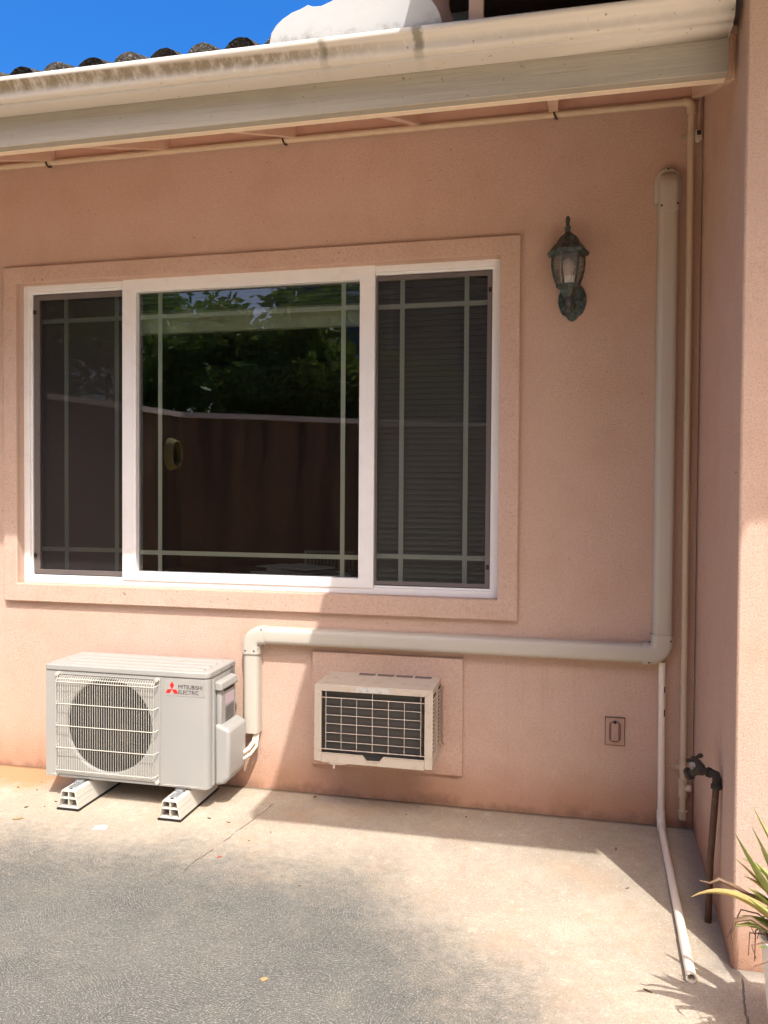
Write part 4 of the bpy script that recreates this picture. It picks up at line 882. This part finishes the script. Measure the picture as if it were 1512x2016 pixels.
# plastic support feet
def make_foot(x, label):
    t = thing('support_foot', (x, -0.26, 0.0), label, 'support block', 'plastic feet under the heat pump')
    y0, y1 = -0.436, -0.060; hb, ht, zb, zt = 0.050, 0.034, 0.0085, 0.089; w_ = 0.0042
    b = MB()
    def xs_(z): return hb + (ht - hb) * (z - zb) / (zt - zb)
    for sgn in (-1, 1):
        b.prism([(x + sgn * xs_(zb), zb), (x + sgn * (xs_(zt)), zt - 0.006), (x + sgn * (xs_(zt) - w_), zt - 0.006), (x + sgn * (xs_(zb) - w_), zb)], y0, y1, 'y')
    b.prism([(x - xs_(zt), zt - .0058), (x - xs_(zt) + 0.006, zt), (x - 0.009, zt), (x - 0.009, zt - 0.0075), (x + 0.009, zt - 0.0075), (x + 0.009, zt), (x + xs_(zt) - 0.006, zt), (x + xs_(zt), zt - .0058), (x + xs_(zt) - w_, zt - 0.0095), (x - xs_(zt) + w_, zt - 0.0095)], y0 + .0006, y1, 'y')
    b.box(x - hb + w_ + .0005, x + hb - w_ - .0005, y0 + .0012, y1, zb, zb + 0.005)
    b.box(x - 0.0022, x + 0.0022, y0 + 0.0018, y0 + 0.16, zb + 0.0055, zt - 0.010)
    zm = 0.050; b.box(x - xs_(zm) + w_ + .0008, x - 0.0026, y0 + 0.0014, y0 + 0.16, zm - 0.002, zm + 0.002); b.box(x + 0.0026, x + xs_(zm) - w_ - .0008, y0 + 0.0014, y0 + 0.16, zm - 0.002, zm + 0.002)
    b.box(x - ht + .005, x + ht - .005, y0 + 0.161, y1 - 0.001, zb + 0.006, zt - 0.0105)
    for k, z in enumerate((0.035, 0.058)):
        xx = x + xs_(z); b.box(xx - 0.0012, xx + 0.0012, y0 + 0.002, y0 + 0.12, z - 0.0008, z + 0.0008)
    body = b.build('block', M['pvcwhite'], t, bevel=0.0012)
    b = MB(); b.box(x - hb - 0.004, x + hb + 0.004, y0 - 0.004, y1 + 0.004, 0.0005, 0.0080); b.build('rubber_pad', M['black'], t)
    b = MB(); b.box(x - 0.017, x + 0.017, -0.412, -0.348, 0.0894, 0.0925); b.box(x - 0.017, x + 0.017, -0.3475, -0.3445, 0.0894, 0.100); br = b.build('bracket', M['steel'], t, bevel=0.001)
    b = MB(); b.lathe([(0.009, 0.0926), (0.009, 0.100), (0.0, 0.1005)], (x, -0.378, 0), 6); b.tube([(x, -0.378, 0.0985), (x, -0.378, 0.107)], 0.004, 8); b.build('bolt', M['steel'], br, smooth=20)
    return t
make_foot(0.190, 'left white plastic foot under the fan end of the heat pump')
make_foot(0.675, 'right white plastic foot under the valve end of the heat pump')

# ------------------------------------------------------------ hose tap on its copper riser
tp = thing('hose_tap', (2.763, -0.747, 0.0), 'dark corroded hose tap on a brown copper riser beside the side wall', 'tap')
b = MB(); b.tube([(2.7627, -0.747, 0.0), (2.765, -0.752, 0.20), (2.7765, -0.770, 0.46), (2.7775, -0.770, 0.470)], 0.0110, 12); b.build('riser', M['copper'], tp)
b = MB(); b.tube([(2.7772, -0.770, 0.455), (2.7785, -0.769, 0.480), (2.776, -0.764, 0.492), (2.762, -0.755, 0.4942)], 0.0145, 12); b.lathe([(0.0175, 0.450), (0.0175, 0.462)], (2.7772, -0.770, 0), 12); b.build('elbow', M['iron'], tp, smooth=60)
b = MB(); b.tube([(2.764, -0.756, 0.494), (2.742, -0.730, 0.4915)], 0.0120, 10); b.tube([(2.7605, -0.752, 0.4938), (2.7555, -0.746, 0.4932)], 0.0170, 8); b.build('nipple', M['iron'], tp)
b = MB(); b.tube([(2.747, -0.736, 0.491), (2.741, -0.729, 0.4915), (2.733, -0.716, 0.489), (2.724, -0.702, 0.481), (2.717, -0.692, 0.472)], [0.013, 0.017, 0.0185, 0.016, 0.014], 12)
b.tube([(2.7225, -0.699, 0.479), (2.713, -0.689, 0.468)], [0.0175, 0.0175], 6)
b.tube([(2.711, -0.687, 0.4655), (2.703, -0.682, 0.4585)], [0.0205, 0.020], 14); tb_ = b.build('tap_body', M['iron'], tp, smooth=60)
b = MB(); b.tube([(2.7368, -0.720, 0.4945), (2.7265, -0.711, 0.5095), (2.7205, -0.706, 0.518)], [0.018, 0.0155, 0.011], 8); b.build('bonnet', M['iron'], tp, smooth=50)
b = MB(); b.tube([(2.719, -0.715, 0.503), (2.705, -0.719, 0.500)], [0.013, 0.0125], 6); b.build('packing_nut', M['greylabel'], tp, smooth=30)
b = MB(); hc = Vector((2.7198, -0.706, 0.5225)); hu = Vector((0.0422, -0.02, 0.0313)).normalized()
b.tube([hc - hu * 0.029, hc - hu * 0.022, hc - hu * 0.009, hc + hu * 0.009, hc + hu * 0.021, hc + hu * 0.030], [0.0055, 0.0078, 0.005, 0.005, 0.0078, 0.006], 8); b.lathe([(0.011, -0.006), (0.011, 0.005)], hc, 10); b.build('handle', M['iron'], tp, smooth=60)

# ------------------------------------------------------------ potted aloe
PC = Vector((2.915, -1.375, 0.0))
al = thing('potted_aloe', PC, 'spiky aloe in a tall white pot at the right edge of the patio', 'potted plant')
b = MB(); b.lathe([(0.0, 0.002), (0.112, 0.002), (0.118, 0.010), (0.132, 0.15), (0.146, 0.285), (0.150, 0.292), (0.150, 0.305), (0.138, 0.305), (0.134, 0.270)], PC, 40); b.build('pot', M['pot'], al, smooth=40)
b = MB(); b.lathe([(0.0, 0.285), (0.07, 0.280), (0.135, 0.270)], PC, 24); b.build('potting_soil', M['soil'], al)
def leaf(base, tip, bulge, wid, name, mat, n=12, curl=0.0):
    base, tip = Vector(base), Vector(tip); ctrl = (base + tip) / 2 + Vector(bulge)
    path = []; 
    for k in range(n + 1):
        t_ = k / n; path.append(base * (1 - t_) ** 2 + ctrl * 2 * t_ * (1 - t_) + tip * t_ ** 2)
    b = MB(); rings = []
    for k in range(n + 1):
        t_ = k / n; tg = (path[min(k + 1, n)] - path[max(k - 1, 0)]).normalized()
        sd_ = tg.cross(Vector((0, 0, 1))); sd_ = sd_.normalized() if sd_.length > 1e-4 else Vector((1, 0, 0)); nn = sd_.cross(tg).normalized()
        w2 = 1.15 * wid * (0.75 + 0.45 * t_ if t_ < 0.25 else 0.8625 * (1 - ((t_ - 0.25) / 0.75) ** 1.25)) + 0.0012
        saw = 1.0 + (0.07 if k % 2 else -0.03)
        p = path[k]
        rings.append([p + sd_ * w2 * saw + nn * w2 * 0.30, p + sd_ * w2 * 0.5 + nn * w2 * 0.02, p - nn * w2 * 0.10, p - sd_ * w2 * 0.5 + nn * w2 * 0.02, p - sd_ * w2 * saw + nn * w2 * 0.30, p - sd_ * w2 * 0.5 - nn * w2 * 0.42, p - nn * w2 * 0.55, p + sd_ * w2 * 0.5 - nn * w2 * 0.42])
    b.sweep(None, rings); return b.build(name, mat, al, smooth=45)
B0 = PC + Vector((0, 0, 0.30))
LV = [((-0.035, 0.00, 0.0), (2.696, -1.40, 0.568), (-0.02, 0, 0.00), 0.026, 'aloe'),
      ((-0.05, -0.03, -0.01), (2.598, -1.40, 0.398), (-0.02, 0, 0.13), 0.019, 'aloey'),
      ((-0.02, 0.03, 0.0), (2.705, -1.36, 0.490), (-0.01, 0, 0.02), 0.015, 'aloey'),
      ((-0.04, 0.02, 0.0), (2.722, -1.38, 0.455), (0.0, 0, 0.05), 0.017, 'aloey'),
      ((-0.03, -0.04, 0.0), (2.722, -1.43, 0.425), (0.01, 0, 0.0), 0.026, 'aloe'),
      ((-0.05, -0.02, -0.01), (2.690, -1.42, 0.345), (0.0, 0, 0.06), 0.017, 'aloe'),
      ((-0.04, -0.01, 0.0), (2.745, -1.40, 0.500), (0.0, 0, 0.03), 0.024, 'aloe'),
      ((-0.03, 0.01, 0.0), (2.752, -1.38, 0.400), (0.0, 0, 0.05), 0.018, 'aloey'),
      ((-0.05, 0.02, -0.01), (2.735, -1.36, 0.380), (0.0, 0, 0.04), 0.016, 'aloe'),
      ((-0.02, -0.02, 0.0), (2.735, -1.40, 0.585), (0.0, 0, -0.01), 0.024, 'aloe'),
      ((-0.03, 0.00, 0.0), (2.775, -1.39, 0.545), (0.0, 0, 0.0), 0.026, 'aloe'),
      ((-0.06, -0.01, -0.01), (2.715, -1.39, 0.360), (0.0, 0, 0.035), 0.019, 'aloe'),
      ((-0.045, 0.02, 0.0), (2.690, -1.37, 0.405), (0.02, 0, 0.06), 0.017, 'aloey'),
      ((-0.05, 0.00, 0.0), (2.730, -1.385, 0.430), (0.0, 0, 0.03), 0.024, 'aloe'),
      ((-0.05, 0.01, 0.0), (2.752, -1.37, 0.465), (0.0, 0, 0.02), 0.022, 'aloe'),
      ((-0.06, 0.00, -0.02), (2.735, -1.39, 0.335), (0.0, 0, 0.03), 0.018, 'aloe'),
      ((-0.04, 0.02, 0.0), (2.765, -1.36, 0.520), (0.0, 0, 0.0), 0.024, 'aloe'),
      ((0.0, 0.02, 0.0), (2.76, -1.30, 0.60), (0.0, 0, 0.0), 0.020, 'aloe'),
      ((-0.01, -0.02, 0.0), (2.79, -1.44, 0.60), (0.0, 0, 0.0), 0.022, 'aloe'),
      ((0.02, 0.0, 0.0), (2.96, -1.33, 0.66), (0.0, 0, 0.0), 0.022, 'aloe'),
      ((0.03, 0.02, 0.0), (3.10, -1.30, 0.58), (0.0, 0, 0.03), 0.021, 'aloe'),
      ((0.04, -0.02, 0.0), (3.17, -1.45, 0.48), (0.0, 0, 0.06), 0.020, 'aloe'),
      ((0.0, -0.04, 0.0), (2.95, -1.62, 0.52), (0.0, 0, 0.05), 0.021, 'aloe'),
      ((0.0, 0.04, 0.0), (2.88, -1.17, 0.47), (0.0, 0, 0.06), 0.018, 'aloe'),
      ((-0.03, 0.04, 0.0), (2.76, -1.20, 0.42), (0.0, 0, 0.07), 0.016, 'aloe'),
      ((-0.03, -0.05, 0.0), (2.74, -1.56, 0.47), (0.0, 0, 0.04), 0.018, 'aloe'),
      ((-0.02, -0.03, 0.0), (2.84, -1.58, 0.62), (0.0, 0, 0.0), 0.020, 'aloe')]
for bs, tp_, bl, wd, mt in LV: leaf(B0 + Vector(bs), tp_, bl, wd, 'leaf', M[mt])
rl = random.Random(11)
for pts in ([(2.75, -1.37, 0.40), (2.70, -1.375, 0.425), (2.665, -1.38, 0.440), (2.645, -1.38, 0.428), (2.62, -1.38, 0.432)],
            [(2.79, -1.42, 0.335), (2.73, -1.42, 0.372), (2.695, -1.42, 0.362), (2.688, -1.42, 0.325), (2.692, -1.42, 0.30)]):
    b = MB(); b.tube(pts, [0.003, 0.006, 0.005, 0.003, 0.0012], 6); o = b.build('dry_leaf', M['dry'], al, smooth=60); o['label'] = 'curled dry leaf'
b = MB()
for k in range(9):
    a = rl.uniform(2.4, 4.4); p = PC + Vector((0.12 * math.cos(a), 0.12 * math.sin(a), 0.30)); q = p + Vector((math.cos(a), math.sin(a) * .8, 0)) * rl.uniform(0.02, 0.10) + Vector((0, 0, rl.uniform(-0.01, 0.03))); r_ = q + Vector((rl.uniform(-.03, .03), rl.uniform(-.02, .02), -rl.uniform(0.01, 0.09)))
    b.tube([p, (p + q) / 2 + Vector((0, 0, 0.012)), q, r_], [0.0022, 0.002, 0.0018, 0.001], 5)
b.tube([PC + Vector((0.13 * math.cos(a_), 0.13 * math.sin(a_), 0.305)) for a_ in [2.2 + 0.2 * q_ for q_ in range(13)]], 0.006, 6)
b.build('dry_roots', M['root'], al)
b = MB()
for k in range(34):
    c_ = PC + Vector((rl.uniform(-0.15, -0.08), rl.uniform(-0.08, 0.06), 0.30 + rl.uniform(-0.03, 0.05))) if k < 20 else PC + Vector((-0.105 + rl.uniform(-.02, .02), 0.01 + rl.uniform(-.015, .015), 0.475 + rl.uniform(-0.02, 0.015)))
    d_ = Vector((rl.uniform(-1, 1), rl.uniform(-1, 1), rl.uniform(-.3, .8))).normalized(); e_ = d_.cross(Vector((0, 0, 1))).normalized(); s_ = rl.uniform(0.007, 0.012)
    b.face([c_, c_ + d_ * s_ + e_ * s_ * .6, c_ + d_ * s_ * 2, c_ + d_ * s_ - e_ * s_ * .6])
b.tube([(2.86, -1.37, 0.30), (2.835, -1.37, 0.40), (2.812, -1.365, 0.475)], 0.0025, 5)
b.build('small_sprout', M['herb'], al, smooth=0)

# ------------------------------------------------------------ scraps lying on the patio
def scrap(x, y, s, a, mat, label, cat='leaf', group=None, shape=0, z=0.002):
    ca, sa = math.cos(a), math.sin(a)
    sh = [[(-1, 0), (-.3, .35), (.5, .3), (1, 0), (.4, -.3), (-.4, -.35)], [(-1, -.7), (1, -.6), (.9, .6), (.2, .75), (-.9, .6)], [(-1, .05), (-.2, .22), (1, 0), (.1, -.15)]][shape]
    b = MB(); rr_ = random.Random(int(x * 1000) + 7)
    lo = [(x + (u * ca - v * sa) * s, y + (u * sa + v * ca) * s, z) for u, v in sh]
    top = [(p[0], p[1], z + 0.0012 + rr_.uniform(0, 0.25) * s) for p in lo]
    V0 = [b.bm.verts.new(p) for p in lo]; V1 = [b.bm.verts.new(p) for p in top]; n = len(sh)
    b.bm.faces.new(V1); b.bm.faces.new(V0[::-1])
    for i in range(n): b.bm.faces.new((V0[i], V0[(i + 1) % n], V1[(i + 1) % n], V1[i]))
    o = b.build({'leaf': 'fallen_leaf', 'paper': 'paper_scrap', 'petal': 'fallen_petal'}[cat], mat, smooth=0, origin=(x, y, 0)); return tag(o, label, cat, group)
scrap(0.4334, -0.5689, 0.028, 0.3, M['paper'], 'white paper scrap on the concrete in front of the left foot', 'paper', None, 1)
scrap(1.0199, -0.694, 0.010, 0.6, M['redleaf'], 'small red petal on the grey concrete', 'petal', None, 0)
scrap(1.4599, -1.36, 0.011, 0.9, M['tanleaf'], 'tan leaf lying on the swirled concrete near the front', 'leaf', None, 1)
scrap(2.5095, -0.2785, 0.016, 1.5, M['debris'], 'dark curled leaf in the shade left of the drain pipe', 'leaf', None, 2)
scrap(2.5264, -1.1673, 0.013, -0.5, M['debris'], 'thin brown leaf left of the open drain pipe end', 'leaf', None, 2)
scrap(0.0409, -0.569, 0.022, 0.5, M['tanleaf'], 'light brown folded leaf on the patio at far left', 'leaf', None, 0)
for k, (x, y) in enumerate([(-0.197, -0.2622), (-0.1298, -0.1801), (-0.0889, -0.2686), (0.0819, -0.3692), (-0.005, -0.4536), (0.0695, -0.4302), (1.076, -0.5383), (1.1344, -0.448), (0.9261, -0.3963), (1.1982, -0.0496), (1.3886, -0.8323), (2.5241, -0.5852), (1.6439, -0.1464), (1.9, -0.11), (0.8292, -0.3771)]):
    scrap(x, y, random.uniform(0.005, 0.010), random.uniform(0, 6.28), M['debris'], 'tiny dry brown leaf bit on the concrete', 'leaf', 'dry leaf bits scattered on the patio', random.choice((0, 2)))

# ------------------------------------------------------------ what the window reflects: garden behind the viewer
pts = [(-2.9, -2.2), (-2.3, -4.2), (-2.09, -5.0), (-0.21, -6.0), (1.57, -6.95), (6.0, -9.3)]
t = thing('retaining_wall', (-0.2, -6.0, 0), 'dark block retaining wall with pale coping across the garden', 'wall')
def ribbon(b, pts, wd, z0, z1):
    L_ = []; 
    for k, p in enumerate(pts):
        a_ = Vector(pts[max(k - 1, 0)]); c_ = Vector(pts[min(k + 1, len(pts) - 1)]); d_ = (c_ - a_).normalized(); n_ = Vector((d_.y, -d_.x)) * wd
        L_.append([(p[0] + s_ * n_.x, p[1] + s_ * n_.y, z) for s_, z in ((0, z0), (0, z1), (1, z1), (1, z0))])
    b.sweep(None, L_)
b = MB(); ribbon(b, pts, 0.2, -0.1, 2.31); b.build('block_face', M['blockwall'], t, smooth=0)
b = MB(); ribbon(b, [(p[0] + .03, p[1] + .05) for p in pts], 0.30, 2.3105, 2.37); b.build('coping', M['coping'], t, smooth=0)
b = MB(); b.face([(-30, -40, 2.28), (12, -40, 2.28), (12, -12.6, 2.28), (6, -9.55, 2.28), (1.5, -7.2, 2.28), (-0.25, -6.25, 2.28), (-2.25, -5.2, 2.28), (-2.6, -4.2, 2.28), (-3.2, -2.2, 2.28), (-30, -2.2, 2.28)]); tag(b.build('terrace', M['lawn'], smooth=0), 'raised grassy terrace above the retaining wall', 'lawn', kind='structure')
t = thing('neighbour_house', (1.5, -13, 2.28), 'plain grey house with low pitched roof beyond the garden', 'house')
b = MB(); b.box(-3.0, 6.0, -16.0, -12.0, 2.281, 7.2); b.build('wall', M['greybuild'], t, smooth=0)
b = MB(); b.prism([(-3.7, 7.1), (1.5, 9.2), (6.7, 7.1), (6.7, 7.25), (1.5, 9.4), (-3.7, 7.25)], -16.3, -11.5, 'y'); b.build('roof', M['greyroof'], t, smooth=0)
b = MB(); b.ring((-2.2, -1.0, 4.2, 5.6), (-2.12, -1.08, 4.28, 5.52), -11.995, -11.94); b.build('window', M['vinyl'], t, smooth=0)
def tree(x, y, z, h, r, mat, label, seed):
    rr_ = random.Random(seed); t = thing('garden_tree', (x, y, z), label, 'tree')
    b = MB(); b.tube([(x, y, z - 0.05), (x + .05, y, z + h * .3), (x - .05, y + .05, z + h * .6), (x, y, z + h * .9)], [0.10, 0.08, 0.055, 0.02], 8)
    for k in range(6):
        a = rr_.uniform(0, 6.28); zz = z + h * rr_.uniform(.3, .6); b.tube([(x, y, zz), (x + r * .4 * math.cos(a), y + r * .4 * math.sin(a), zz + h * .14), (x + r * .8 * math.cos(a), y + r * .8 * math.sin(a), zz + h * .22)], [0.04, 0.025, 0.01], 5)
    b.build('trunk', M['bark'], t)
    b = MB()
    cl = []
    for k in range(26):
        u = Vector((rr_.gauss(0, 1), rr_.gauss(0, 1), rr_.gauss(0, 1))).normalized() * rr_.uniform(0.45, 1.0); cl.append((Vector((x + u.x * r, y + u.y * r, z + h * .58 + u.z * h * .42)), rr_.uniform(.22, .42) * r))
    for c_, cr_ in cl:
        for i in range(190):
            p = c_ + Vector((rr_.gauss(0, .5), rr_.gauss(0, .5), rr_.gauss(0, .42))) * cr_; d_ = Vector((rr_.gauss(0, 1), rr_.gauss(0, 1), rr_.gauss(0, .6))).normalized(); e_ = d_.cross(Vector((rr_.gauss(0, 1), rr_.gauss(0, 1), rr_.gauss(0, 1)))).normalized(); s_ = rr_.uniform(.05, .105)
            b.face([p, p + d_ * s_ + e_ * s_ * .38, p + d_ * s_ * 2.2, p + d_ * s_ - e_ * s_ * .38])
    b.build('crown', M[mat], t, smooth=0, recalc=False)
tree(-1.6, -7.6, 2.28, 2.5, 1.0, 'tree', 'bright green bushy tree close behind the retaining wall', 1)
tree(-3.6, -8.6, 2.28, 2.3, 1.2, 'tree2', 'dark tree left of the bright bushy tree', 2)
tree(-5.6, -7.2, 2.28, 3.2, 1.4, 'tree2', 'dark leafy tree at the far left end of the terrace', 3)
tree(-2.5, -10.6, 2.28, 2.7, 1.0, 'tree', 'narrow green tree in front of the grey house corner', 4)
tree(-6.3, -10.4, 2.28, 4.4, 1.6, 'tree2', 'tallest dark tree behind the others beyond the terrace', 6)
tree(-2.7, -7.3, 2.28, 1.9, 1.1, 'tree', 'rounded green bush just behind the coping bend', 7)
tree(-7.6, -9.0, 2.28, 3.6, 1.7, 'tree', 'wide green tree outermost on the terrace', 8)
tree(-0.9, -7.2, 2.28, 1.1, 0.8, 'tree', 'small round shrub hugging the middle of the coping', 9)
tree(-1.9, -6.9, 2.28, 1.0, 0.7, 'tree2', 'small dark shrub beside the coping bend', 10)
tree(0.1, -7.7, 2.28, 1.0, 0.7, 'tree', 'low green shrub behind the coping by the grey house', 5)
b = MB()
for k in range(7):
    rad = 0.16 - 0.004 * k; b.tube([(-2.125 + 0.013 * k, -4.75 + rad * math.cos(2 * math.pi * j / 24) * .95, 1.86 + rad * 1.15 * math.sin(2 * math.pi * j / 24)) for j in range(25)], 0.012, 6)
tag(b.build('hose_coil', M['hose'], origin=(-2.0, -4.75, 1.86), smooth=60), 'yellow garden hose coiled on the retaining wall', 'hose')
